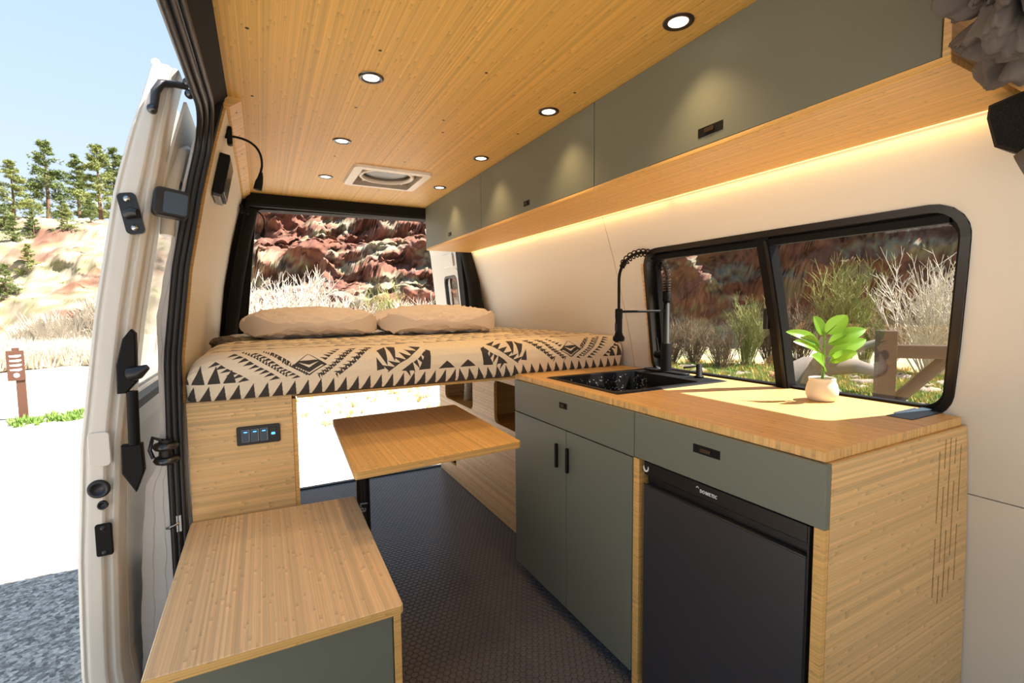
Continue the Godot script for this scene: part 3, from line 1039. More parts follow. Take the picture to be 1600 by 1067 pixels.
# ------------------------------------------------------------------ bed
func bed() -> void:
	var p := thing("bed_platform", "bamboo bed platform spanning the van above the floor", "bed frame", Vector3(0.7, 0.88, -2.6))
	obj("front_beam", bx(0.1, 0.889, -1.915, 1.6, 0.9, -1.89, 0.001), M.bamboo_edge, p)
	obj("deck", bx(-0.225, 0.892, -3.38, 1.6, 0.904, -1.916, 0.001), M.birch, p)
	for i in 5:
		obj("joist", bx(0.1, 0.862, -3.3 + i * 0.28, 1.15, 0.892, -3.26 + i * 0.28, 0.001), M.bamboo_edge, p)
	# right cabinet under the bed with three cut openings
	var c := thing("under_bed_cabinet", "pale bamboo side panel with rounded openings under the bed", "cabinet", Vector3(1.3, 0, -2.7))
	var panel := CSGBox3D.new()
	panel.name = "side_panel"
	panel.size = Vector3(0.018, 0.888, 1.53)
	panel.material = M.birch
	c.add_child(panel)
	var pc := Vector3(1.169, 0.444, -2.625)
	panel.position = pc - c.position
	for h in [[-3.262, -2.752, 0.565, 0.79, 0.04], [-2.437, -1.98, 0.555, 0.8, 0.035], [-3.26, -3.066, 0.104, 0.3, 0.01]]:
		var cut := CSGPolygon3D.new()
		cut.polygon = rrect(h[1] - h[0], h[3] - h[2], h[4])
		cut.depth = 0.06
		cut.operation = CSGShape3D.OPERATION_SUBTRACTION
		cut.material = M.bamboo_edge
		panel.add_child(cut)
		cut.transform = Transform3D(Basis(Vector3(0, 0, 1), Vector3(0, 1, 0), Vector3(-1, 0, 0)), Vector3(1.169 - 0.03, (h[2] + h[3]) / 2, (h[0] + h[1]) / 2) - pc)
	obj("end_panel", bx(1.179, 0.0, -3.39, 1.62, 0.888, -3.372, 0.001), M.birch, c)
	obj("shelf", bx(1.179, 0.53, -3.37, 1.62, 0.545, -1.92, 0.001), M.bamboo_edge, c)
	obj("back_panel", bx(1.6, 0.55, -2.62, 1.61, 0.885, -1.92, 0.001), M.wall_white, c)
	obj("divider", bx(1.179, 0.55, -2.64, 1.6, 0.885, -2.625, 0.001), M.bamboo_edge, c)
	var h := thing("flexible_duct", "pale ribbed hose inside the far opening under the bed", "hose", Vector3(1.35, 0.55, -3.15))
	var st := mb()
	var pts := []
	var rr := []
	for i in 60:
		pts.append(Vector3(1.3, 0.546 + i * 0.0057, -3.17 + 0.02 * sin(i * 0.06)))
		rr.append(0.03 if i % 3 else 0.035)
	tube(st, pts, rr, 16)
	obj("hose", st, M.hose, h)
	st = mb()
	tube(st, [Vector3(1.4, 0.546, -3.08), Vector3(1.4, 0.885, -3.06)], 0.025, 14)
	obj("pipe", st, M.dark_steel, h)
	# mattress under the woven blanket
	var m := thing("mattress", "mattress under cream blanket with charcoal triangle print", "mattress", Vector3(0.7, 0.905, -2.6))
	var wrap := [[0.0, -1.866, 0.908], [0.02, -1.853, 0.925], [0.09, -1.842, 0.985], [0.14, -1.848, 1.02], [0.17, -1.866, 1.045], [0.20, -1.895, 1.06], [0.23, -1.925, 1.067], [0.6, -2.3, 1.07], [1.65, -3.34, 1.07]]
	var mf := func(u: float, v: float) -> Vector3:
		var s := 0.23 * v / 0.39 if v < 0.39 else 0.23 + (v - 0.39) / 0.61 * 1.42
		var i := 0
		while i < wrap.size() - 2 and s > wrap[i + 1][0]: i += 1
		var k: float = (s - wrap[i][0]) / (wrap[i + 1][0] - wrap[i][0])
		var z := lerpf(wrap[i][1], wrap[i + 1][1], k)
		var y := lerpf(wrap[i][2], wrap[i + 1][2], k)
		var x := -0.248 + u * 1.92
		# both ends are rounded off
		var e := maxf(0.0, maxf(0.11 - (x + 0.235), (x - 1.56) / 0.9)) / 0.11
		e = clampf(e, 0, 1)
		var low := 1.0 - sqrt(maxf(0.0, 1.0 - e * e))
		y = lerpf(y, 0.975 if y > 0.975 else y, low * 0.9)
		z -= 0.04 * low * clampf((1.1 - s * 4.0), 0, 1)
		x = clampf(x, -0.232, 1.592)
		var w := 0.006 * noise.get_noise_3d(x * 6.0, 0.0, z * 6.0) + 0.004 * noise.get_noise_3d(x * 14.0, 3.0, z * 5.0)
		return Vector3(x, maxf(y + w * clampf(s * 8.0, 0, 1), 0.906), z + w * 0.6 * clampf(1.0 - s * 3.0, 0, 1))
	obj("blanket", sheet(150, 110, mf), M.blanket, m)
	obj("mattress_core", bx(-0.2, 0.905, -3.33, 1.58, 1.0, -1.93, 0.03), M.linen, m)
	# rumpled blanket corner at the far left
	st = mb()
	var rf := func(u: float, v: float) -> Vector3:
		var a := TAU * u
		var t := v * PI
		var p3 := Vector3(0.1 * sin(t) * cos(a), 0.05 * cos(t), 0.14 * sin(t) * sin(a))
		p3 *= 1.0 + 0.35 * noise.get_noise_3d(p3.x * 22.0, p3.y * 22.0, p3.z * 14.0 + 4.0)
		return Vector3(-0.15, 1.065, -2.5) + p3 * 0.6
	obj("blanket_fold", sheet(40, 24, rf, null, true), M.curtain_cloth, m)
	pillow("blush linen pillow lying left on the bed", Vector3(0.225, 1.062, -2.77), 0.33, 0.29, 0.085, 0.04, 2.0)
	pillow("blush linen pillow lying right on the bed near the cabinet", Vector3(0.905, 1.062, -2.74), 0.345, 0.29, 0.088, -0.05, 9.0)

func pillow(label: String, c: Vector3, hw: float, hd: float, hh: float, turn: float, sd: float) -> void:
	var p := thing("pillow", label, "pillow", c, "pillows at the rear end of the bed")
	var f := func(u: float, v: float) -> Vector3:
		var a := TAU * u
		var t := PI * (v - 0.5)
		var ca := cos(a)
		var sa := sin(a)
		var k := pow(pow(absf(ca), 3.6) + pow(absf(sa), 3.6), -1.0 / 3.6)
		var r := pow(cos(t), 0.55) if cos(t) > 0 else 0.0
		var q := Vector3(hw * ca * k * r, 0, hd * sa * k * r)
		var e := maxf(absf(q.x) / hw, absf(q.z) / hd)
		var th := sqrt(maxf(0.0, 1.0 - pow(e, 2.6)))
		var h := hh * th * signf(t) if absf(t) > 1e-6 else 0.0
		# creases run in from the corners and along the front
		var n1 := noise.get_noise_3d(q.x * 7.0 + sd + 2.5 * q.z, q.z * 24.0 + 4.0 * q.x, sd)
		var w := 0.05 * (0.25 - absf(n1)) + 0.012 * noise.get_noise_3d(q.x * 30.0, q.z * 34.0, sd + 5.0)
		h += w * (0.45 + 0.55 * th)
		if h < 0: h *= 0.8
		return Vector3(q.x, h + hh * 0.8, q.z).rotated(Vector3.UP, turn)
	obj("cushion", sheet(96, 60, f, null, true), M.linen, p, true)

# ------------------------------------------------------------------ bench, box, table
func bench_and_box() -> void:
	var b := thing("bench", "bamboo topped bench with green front beside open sliding door", "bench", Vector3(0.02, 0, -1.5))
	var st := mb()
	var X := Transform3D(Basis(Vector3(1, 0, 0), Vector3(0, 0, -1), Vector3(0, 1, 0)), Vector3.ZERO)   # local xy -> world x, -z; local z -> up
	prism(st, PackedVector2Array([Vector2(-0.2385, 1.109), Vector2(0.268, 1.101), Vector2(0.274, 1.107), Vector2(0.286, 1.856), Vector2(-0.243, 1.886)]), X, 0.474, 0.4964, 0.002)
	obj("seat_top", st, M.bamboo_long, b)
	st = mb()
	prism(st, PackedVector2Array([Vector2(-0.2387, 1.1088), Vector2(0.268, 1.1008), Vector2(0.2684, 1.1058), Vector2(-0.2387, 1.1135)]), X, 0.4745, 0.4945, 0.0)
	obj("edge_band", st, M.bamboo_edge, b)
	obj("front_panel", bx(-0.235, 0.02, -1.145, 0.252, 0.472, -1.127, 0.001), M.green_paint, b)
	obj("side_panel", bx(0.255, 0.0, -1.85, 0.273, 0.473, -1.125, 0.001), M.bamboo_edge, b)
	obj("back_panel", bx(-0.235, 0.0, -1.87, 0.254, 0.472, -1.855, 0.001), M.bamboo_level, b)
	var x := thing("wheel_well_box", "bamboo box panel with switches carrying the bed on the left", "cabinet", Vector3(-0.07, 0, -2.6))
	obj("front_panel", bx(-0.238, 0.0, -1.908, 0.083, 0.905, -1.89, 0.001), M.bamboo_level, x)
	obj("side_panel", bx(0.083, 0.0, -3.37, 0.098, 0.888, -1.893, 0.001), M.bamboo_edge, x)
	for y in [0.79, 0.66]:
		st = mb()
		lathe(st, [Vector2(0, 0.002), Vector2(0.004, 0.0015), Vector2(0.0045, 0.0)], at(Vector3(0.1, y, -1.9), Vector3(1, 0, 0)), 8)
		obj("screw", st, M.bronze, x)
	# rocker switch plate
	var s := thing("switch_panel", "black plate with three blue lit rocker switches on bamboo", "switch", Vector3(-0.028, 0.772, -1.89))
	var F := at(Vector3(-0.028, 0.772, -1.89))
	st = mb()
	prism(st, rrect(0.137, 0.066, 0.006), F, 0.0, 0.006, 0.0015)
	obj("plate", st, M.black_plastic, s)
	for i in 3:
		var cx := -0.041 + i * 0.0285
		st = mb()
		prism(st, rrect(0.025, 0.044, 0.001), F.translated_local(Vector3(cx, 0, 0)), 0.006, 0.009, 0.0006)
		var sw := obj("rocker", st, M.switch_edge, s)
		st = mb()
		prism(st, rrect(0.021, 0.041, 0.001), F.translated_local(Vector3(cx - 0.0012, 0, 0)), 0.0088, 0.0102)
		obj("rocker_face", st, M.switch_face, sw)
		st = mb()
		prism(st, rrect(0.011, 0.0032, 0.001), F.translated_local(Vector3(cx, 0.0135, 0)), 0.0101, 0.0107)
		obj("led_mark", st, M.blue_led, sw)
	st = mb()
	prism(st, rrect(0.023, 0.044, 0.003), F.translated_local(Vector3(0.0455, 0, 0)), 0.006, 0.0085, 0.0008)
	var us := obj("socket", st, M.fridge_trim, s)
	st = mb()
	prism(st, rrect(0.012, 0.008, 0.002), F.translated_local(Vector3(0.0455, 0.0, 0)), 0.0084, 0.0092)
	obj("led_light", st, M.blue_led, us)

func table() -> void:
	var t := thing("table", "square bamboo table top on a black post", "table", Vector3(0.33, 0, -1.94))
	var X := Transform3D(Basis(Vector3(1, 0, 0), Vector3(0, 0, -1), Vector3(0, 1, 0)), Vector3.ZERO)
	var k := 0.4932 / 0.4632
	var q := []
	for p in [[0.213, 1.374], [0.777, 1.417], [0.802, 2.126], [0.244, 2.1]]: q.append(Vector2(p[0], p[1]) * k)
	var poly := PackedVector2Array()
	for i in 4:
		var a: Vector2 = q[i]
		var da: Vector2 = (q[(i + 3) % 4] - a).normalized()
		var db: Vector2 = (q[(i + 1) % 4] - a).normalized()
		for j in 5:
			var w := j / 4.0
			poly.append(a + da * 0.014 * (1 - w) * (1 - w) + db * 0.014 * w * w)
	var st := mb()
	prism(st, poly, X, 0.717, 0.72, 0.0015)
	obj("table_top", st, M.bamboo_warm_lit, t)
	st = mb()
	prism(st, poly, X, 0.695, 0.7168, 0.001)
	obj("edge_band", st, M.bamboo_edge, t)
	st = mb()
	tube(st, [Vector3(0.332, 0.0, -1.94), Vector3(0.332, 0.60, -1.94)], 0.026, 18)
	tube(st, [Vector3(0.332, 0.60, -1.94), Vector3(0.332, 0.672, -1.94)], 0.022, 18)
	obj("post", st, M.black_satin, t)
	st = mb()
	box(st, Vector3(0.29, 0.672, -2.1), Vector3(0.6, 0.693, -1.9), 0.004)
	obj("swivel_arm", st, M.matte_black, t)
	st = mb()
	lathe(st, [Vector2(0, 0.012), Vector2(0.05, 0.01), Vector2(0.055, 0.0)], at(Vector3(0.332, 0, -1.94)), 24)
	obj("floor_plate", st, M.matte_black, t)
	var tm := obj("post_lettering", text_mesh("La", 0.03), M.print_grey, t, true)
	tm.transform = Transform3D(Basis(Vector3(0, 1, 0), -0.17) * Basis(Vector3(0, 0, 1), -PI / 2), Vector3(0.332 - 0.004, 0.42, -1.94 + 0.0255) - t.position)

# ------------------------------------------------------------------ kitchen
func latch(parent: Node, c: Vector3, L: float, h: float) -> void:   # flush slide latch on a face looking to -x
	var st := mb()
	box(st, c + Vector3(-0.002, -h / 2, -L / 2), c + Vector3(0.002, h / 2, L / 2), 0.0008)
	var o := obj("latch", st, M.matte_black, parent)
	st = mb()
	box(st, c + Vector3(-0.006, -h * 0.22, -L * 0.2), c + Vector3(-0.001, h * 0.22, L * 0.18), 0.001)
	obj("slider", st, M.bronze, o)

func kitchen() -> void:
	var XD := 0.985
	var u := thing("sink_cabinet", "sage green kitchen cabinet with two doors under the sink", "cabinet", Vector3(1.3, 0, -1.47))
	var dr := obj("drawer_front", bx(XD, 0.7545, -1.853, XD + 0.018, 0.892, -1.0845, 0.0012), M.green_paint, u)
	latch(dr, Vector3(XD, 0.843, -1.467), 0.05, 0.022)
	for d in [[-1.853, -1.4505, -1.507], [-1.4475, -1.0925, -1.434]]:
		var o := obj("door", bx(XD, 0.06, d[0], XD + 0.018, 0.7505, d[1], 0.0012), M.green_paint, u)
		obj("handle", bx(XD - 0.012, 0.596, d[2] - 0.006, XD, 0.69, d[2] + 0.006, 0.002), M.matte_black, o)
	obj("partition", bx(XD + 0.005, 0.0, -1.0905, 1.62, 0.7525, -1.066, 0.001), M.bamboo_edge, u)
	obj("carcass_side", bx(XD + 0.06, 0.0, -1.851, 1.62, 0.89, -1.835, 0.001), M.bamboo_level, u)
	obj("plinth", bx(XD + 0.06, 0.0, -1.83, XD + 0.075, 0.07, -1.095, 0.001), M.green_paint, u)
	obj("carcass_floor", bx(XD + 0.02, 0.07, -1.834, 1.62, 0.085, -1.092, 0.001), M.bamboo_edge, u)
	var f := thing("fridge_cabinet", "bamboo cabinet end with slots and green drawer over fridge", "cabinet", Vector3(1.3, 0, -0.8))
	dr = obj("drawer_front", bx(XD, 0.757, -1.0815, XD + 0.018, 0.892, -0.5285, 0.0012), M.green_paint, f)
	latch(dr, Vector3(XD, 0.843, -0.818), 0.082, 0.022)
	var end := CSGPolygon3D.new()
	end.name = "end_panel"
	var poly := PackedVector2Array([Vector2(XD + 0.02, 0.0), Vector2(XD + 0.02, 0.892)])
	for i in 10: poly.append(Vector2(wr(0.892 - i * 0.892 / 9.0) - 0.004, 0.892 - i * 0.892 / 9.0))
	end.polygon = poly
	end.depth = 0.022
	end.material = M.bamboo_level
	f.add_child(end)
	end.position = Vector3(0, 0, -0.529) - f.position
	for s in [[1.477, 0.66, 0.845], [1.507, 0.795, 0.872], [1.535, 0.665, 0.872], [1.564, 0.8, 0.868], [1.596, 0.668, 0.845],
			[1.507, 0.55, 0.75], [1.564, 0.555, 0.755], [1.477, 0.465, 0.62], [1.535, 0.45, 0.63], [1.596, 0.48, 0.632], [1.507, 0.44, 0.515], [1.564, 0.452, 0.525]]:
		var cut := CSGBox3D.new()
		cut.size = Vector3(0.0068, s[2] - s[1], 0.1)
		cut.operation = CSGShape3D.OPERATION_SUBTRACTION
		cut.material = M.bamboo_level
		end.add_child(cut)
		cut.position = Vector3(s[0], (s[1] + s[2]) / 2, -0.01)
	obj("front_edge", bx(XD + 0.004, 0.0, -0.5515, XD + 0.0198, 0.7555, -0.5295, 0.001), M.bamboo_edge, f)
	# fridge
	var r := thing("fridge", "black compartment fridge built under the counter", "fridge", Vector3(1.25, 0.0, -0.8))
	var zl := -1.05
	var zr := -0.56
	obj("body", bx(1.03, 0.03, zl, 1.5, 0.755, zr, 0.003), M.fridge_trim, r)
	obj("control_strip", bx(0.992, 0.712, zl + 0.003, 1.03, 0.752, zr - 0.004, 0.002), M.fridge_trim, r)
	obj("handle_groove", bx(1.008, 0.683, zl + 0.003, 1.03, 0.712, zr - 0.004, 0.001), M.fridge_trim, r)
	obj("side_trim", bx(0.99, 0.03, zr - 0.004, 1.03, 0.752, zr, 0.001), M.fridge_trim, r)
	var dp := obj("door_panel", bx(0.992, 0.05, zl + 0.003, 1.03, 0.681, zr - 0.006, 0.002), M.fridge_door, r)
	obj("top_trim", bx(0.9912, 0.6805, zl + 0.003, 0.995, 0.6835, zr - 0.006, 0.0005), M.dark_steel, dp)
	var lg := obj("lettering", text_mesh("DOMETIC", 0.009), M.print_white, r, true)
	lg.transform = Transform3D(Basis(Vector3(0, 1, 0), -PI / 2), Vector3(0.9915, 0.731, -0.815) - r.position)
	var st := mb()
	tube(st, [Vector3(0.9905, 0.737, -0.844), Vector3(0.9905, 0.741, -0.848), Vector3(0.9905, 0.737, -0.852)], 0.0012, 6)
	obj("emblem", st, M.print_white, r)
	st = mb()
	var pts := []
	for i in 12:
		var a := -0.4 + PI * 1.25 * i / 11.0
		pts.append(Vector3(0.99, 0.735 - 0.011 * sin(a), -1.036 - 0.009 * cos(a)))
	tube(st, pts, [0.0012, 0.0015, 0.002, 0.0024, 0.0026, 0.0028, 0.0028, 0.0026, 0.0024, 0.002, 0.0016, 0.0008], 6)
	obj("moon_mark", st, M.print_white, r)
	# countertop, cut out for the sink
	var c := thing("countertop", "long bamboo kitchen countertop lit by the window", "countertop", Vector3(1.33, 0.893, -1.2))
	st = mb()
	var T := 0.915
	var B := 0.893
	var back := 1.612
	for q in [[0.998, -1.9, 1.062, -0.5375], [1.062, -1.9, back, -1.69], [1.062, -1.245, back, -0.5375], [1.598, -1.69, back, -1.245]]:
		box(st, Vector3(q[0], B, q[1]), Vector3(q[2], T, q[3]), 0.0)
	obj("slab", st, M.bamboo_warm_lit, c)
	obj("front_edge_band", bx(0.9955, B + 0.0004, -1.9, 0.998, T - 0.0015, -0.5375, 0.0008), M.bamboo_warm_lit, c)
	# sink
	var s := thing("sink", "square black drop-in kitchen sink", "sink", Vector3(1.33, 0.72, -1.47))
	var o := []
	var i1 := []
	var i2 := []
	var i3 := []
	for q in rrect(0.56, 0.46, 0.008): o.append(Vector3(1.33 + q.x, T, -1.4675 + q.y))
	for q in rrect(0.54, 0.44, 0.012): i1.append(Vector3(1.33 + q.x, T + 0.004, -1.4675 + q.y))
	for q in rrect(0.42, 0.38, 0.02): i2.append(Vector3(1.285 + q.x, T + 0.003, -1.4675 + q.y))
	for q in rrect(0.4, 0.36, 0.02): i3.append(Vector3(1.285 + q.x, 0.74, -1.4675 + q.y))
	st = mb()
	for k in o.size():
		var j := (k + 1) % o.size()
		quad(st, o[k], o[j], i1[j], i1[k], Vector3.UP)
		quad(st, i1[k], i1[j], i2[j], i2[k], Vector3.UP)
	obj("rim", st, M.matte_black, s)
	st = mb()
	for k in o.size():
		var j := (k + 1) % o.size()
		quad(st, i2[k], i2[j], i3[j], i3[k], Vector3(1.285, 0.8, -1.4675) - i2[k])
		tri(st, i3[k], i3[j], Vector3(1.285, 0.735, -1.4675), Vector3.UP)
	obj("bowl", st, M.black_satin, s)
	st = mb()
	lathe(st, [Vector2(0.0, 0.004), Vector2(0.03, 0.005), Vector2(0.042, 0.001)], at(Vector3(1.285, 0.737, -1.4675)), 20)
	obj("drain", st, M.dark_steel, s)
	var mm := MultiMesh.new()
	mm.transform_format = MultiMesh.TRANSFORM_3D
	var sp := SphereMesh.new()
	sp.radius = 1.0; sp.height = 2.0; sp.radial_segments = 8; sp.rings = 4
	mm.mesh = sp
	mm.instance_count = 260
	rng.seed = 21
	for i in 260:
		var p := Vector3(rng.randf_range(1.085, 1.475), rng.randf_range(0.8, 0.905), -1.654)
		if i % 3 == 0: p = Vector3(1.48, rng.randf_range(0.8, 0.905), rng.randf_range(-1.64, -1.55))
		var k := (p.y - 0.74) / 0.178
		if i % 3 != 0: p.z = -1.4675 - lerpf(0.18, 0.19, k) + 0.0004
		var rr := rng.randf_range(0.0008, 0.0022)
		mm.set_instance_transform(i, Transform3D(Basis().scaled(Vector3(rr, rr, rr)), p))
	var mi := MultiMeshInstance3D.new()
	mi.name = "water_drops"
	mi.multimesh = mm
	mi.material_override = M.steel
	mi.set_meta("kind", "stuff")
	s.add_child(mi)
	mi.position = -s.position
	faucet(T + 0.0035)
	# soap dispenser
	var d := thing("soap_dispenser", "small black soap pump at the sink corner", "dispenser", Vector3(1.575, T + 0.004, -1.352))
	st = mb()
	lathe(st, [Vector2(0.0, 0.0), Vector2(0.019, 0.0), Vector2(0.019, 0.006), Vector2(0.012, 0.008), Vector2(0.012, 0.055), Vector2(0.0, 0.055)], at(d.position), 20)
	obj("body", st, M.matte_black, d)
	st = mb()
	tube(st, [d.position + Vector3(0, 0.048, 0), d.position + Vector3(-0.065, 0.043, -0.02)], 0.0042, 8)
	obj("spout", st, M.matte_black, d)
	# pop-up outlet flush in the counter
	var op := thing("counter_outlet", "slate blue outlet strip set flush in the countertop end", "outlet", Vector3(1.57, T, -0.612))
	st = mb()
	var X := Transform3D(Basis(Vector3(1, 0, 0), Vector3(0, 0, -1), Vector3(0, 1, 0)), Vector3.ZERO)
	var pp := PackedVector2Array([Vector2(1.46, 0.582), Vector2(1.655, 0.582), Vector2(1.655, 0.64), Vector2(1.46, 0.64)])
	prism(st, pp, X, T, T + 0.0025, 0.001)
	obj("lid", st, M.switch_face, op)
	obj("hinge", bx(1.5, T + 0.0025, -0.642, 1.62, T + 0.005, -0.638, 0.0006), M.steel, op)
	plant(Vector3(1.532, T, -0.845))

func faucet(y: float) -> void:
	var f := thing("faucet", "matte black spring neck kitchen faucet beside the window", "faucet", Vector3(1.588, y, -1.545))
	var b := f.position
	var st := mb()
	var X := Transform3D(Basis(Vector3(1, 0, 0), Vector3(0, 0, -1), Vector3(0, 1, 0)), Vector3(b.x, y, b.z))
	prism(st, rrect(0.055, 0.25, 0.026), X, 0.0, 0.007, 0.002)
	obj("deck_plate", st, M.matte_black, f)
	st = mb()
	lathe(st, [Vector2(0, 0.0), Vector2(0.027, 0.0), Vector2(0.027, 0.006), Vector2(0.0235, 0.012), Vector2(0.0235, 0.128), Vector2(0.0215, 0.131), Vector2(0.014, 0.131), Vector2(0.0135, 0.315), Vector2(0.0, 0.315)], at(b), 24)
	obj("column", st, M.matte_black, f)
	st = mb()
	tube(st, [b + Vector3(0, 0.075, 0), b + Vector3(-0.005, 0.075, -0.055)], 0.017, 16)
	tube(st, [b + Vector3(-0.003, 0.08, -0.042), b + Vector3(0.0, 0.15, -0.06)], [0.006, 0.0045], 8)
	obj("lever", st, M.matte_black, f)
	# hose path: up from the column, over and down to the spray head
	var dir := Vector3(-0.262, 0, -0.02).normalized()
	var L := 0.256
	var path := []
	for i in 60:
		var t := i / 59.0
		var p: Vector3
		if t < 0.22: p = b + Vector3(0, lerpf(0.315, 0.405, t / 0.22), 0)
		elif t < 0.72:
			var a := PI * (t - 0.22) / 0.5
			p = b + Vector3(0, 0.405 + 0.118 * sin(a), 0) + dir * (L / 2 * (1 - cos(a)))
		else:
			p = b + Vector3(0, lerpf(0.405, 0.275, (t - 0.72) / 0.28), 0) + dir * L
		path.append(p)
	st = mb()
	tube(st, path, 0.0062, 10)
	obj("hose", st, M.matte_black, f)
	var coil := []
	var n := 520
	for i in n:
		var t := 0.62 * i / (n - 1)
		var k := t * 59.0
		var j := mini(int(k), 57)
		var p: Vector3 = (path[j] as Vector3).lerp(path[j + 1], k - j)
		var tg: Vector3 = (path[j + 1] - path[j]).normalized()
		var side := dir.cross(Vector3.UP)
		var nn := tg.cross(side).normalized()
		# dense turns on the straight part, open turns over the arc
		var ph := TAU * (12.0 * minf(t / 0.1, 1.0) + 19.0 * maxf(0.0, (t - 0.1) / 0.52))
		coil.append(p + (side * cos(ph) + nn * sin(ph)) * 0.0155)
	st = mb()
	tube(st, coil, 0.0027, 6)
	obj("spring", st, M.matte_black, f)
	st = mb()
	tube(st, [path[36], path[37], path[38]], 0.0115, 14)
	obj("spring_collar", st, M.matte_black, f)
	st = mb()
	tube(st, [b + Vector3(0, 0.272, 0), b + Vector3(0, 0.272, 0) + dir * L], 0.0055, 10)
	obj("support_arm", st, M.matte_black, f)
	st = mb()
	var h := b + dir * L
	lathe(st, [Vector2(0, 0.285), Vector2(0.0125, 0.285), Vector2(0.0155, 0.28), Vector2(0.0155, 0.245), Vector2(0.0145, 0.243), Vector2(0.0145, 0.185), Vector2(0.0185, 0.172), Vector2(0.0245, 0.165), Vector2(0.0245, 0.152), Vector2(0.02, 0.147), Vector2(0.0, 0.147)], at(h), 24)
	var sh := obj("spray_head", st, M.matte_black, f)
	st = mb()
	box(st, h + Vector3(-0.017, 0.19, -0.006), h + Vector3(-0.012, 0.225, 0.006), 0.002)
	obj("button", st, M.black_satin, sh)

func plant(c: Vector3) -> void:
	var p := thing("potted_plant", "small green rubber plant in white round pot on counter", "plant", c)
	var st := mb()
	lathe(st, [Vector2(0, 0), Vector2(0.03, 0.0), Vector2(0.037, 0.004), Vector2(0.0435, 0.018), Vector2(0.0445, 0.031), Vector2(0.041, 0.05), Vector2(0.0365, 0.061), Vector2(0.037, 0.068), Vector2(0.0375, 0.071), Vector2(0.0345, 0.072), Vector2(0.033, 0.066), Vector2(0.034, 0.058)], at(c), 32)
	obj("pot", st, M.pot_clay, p)
	st = mb()
	lathe(st, [Vector2(0, 0.063), Vector2(0.0335, 0.06)], at(c), 24)
	obj("soil", st, M.soil, p)
	st = mb()
	tube(st, [c + Vector3(0, 0.06, 0), c + Vector3(0.001, 0.13, 0.002), c + Vector3(0.002, 0.212, 0)], [0.0045, 0.0036, 0.0022], 8)
	obj("stem", st, M.stem, p)
	# leaves: start, tip (across, up in millimetres), width, tip depth towards the camera, droop
	var right := Vector3(0.885, 0, 0.466)
	var fwd := Vector3(-0.466, 0, 0.885)
	for q in [[2, 200, -38, 262, 46, 6, 0.0], [4, 205, 54, 264, 50, 22, 0.0], [-4, 165, -108, 214, 40, -18, 0.016], [-6, 150, -102, 186, 34, 14, 0.01], [8, 172, 106, 222, 46, 30, 0.012], [10, 136, 122, 190, 44, 12, 0.006], [18, 118, 72, 154, 38, 46, 0.01], [6, 92, -66, 146, 52, 48, 0.012]]:
		var base: Vector3 = c + (right * q[0] + Vector3.UP * q[1]) * 0.001
		var tip: Vector3 = c + (right * q[2] + Vector3.UP * q[3] + fwd * q[5]) * 0.001
		var d := (tip - base).normalized()
		var across := d.cross(fwd * 0.8 + Vector3.UP * 0.6).normalized()
		var nrm := across.cross(d).normalized()
		if nrm.y < 0: nrm = -nrm
		var L := base.distance_to(tip)
		var W: float = q[4] * 0.001
		var dp: float = q[6]
		var fn := func(u: float, v: float) -> Vector3:
			var s := 0.06 + 0.94 * v
			var w := W * 0.5 * pow(sin(PI * pow(clampf(v, 0.0, 1.0), 0.9)), 0.62) if v > 0 and v < 1 else 0.0004
			var k := (u - 0.5) * 2.0
			return base + d * (L * s) + across * (w * k) + nrm * (0.2 * absf(k) * w + dp * sin(PI * v))
		var lf := obj("leaf", sheet(8, 18, fn), M.leaf, p)
		st = mb()
		tube(st, [base, base + d * L * 0.12 + nrm * dp * 0.35, base + d * L * 0.5 + nrm * dp], [0.0017, 0.0014, 0.0007], 5)
		obj("midrib", st, M.stem, lf)

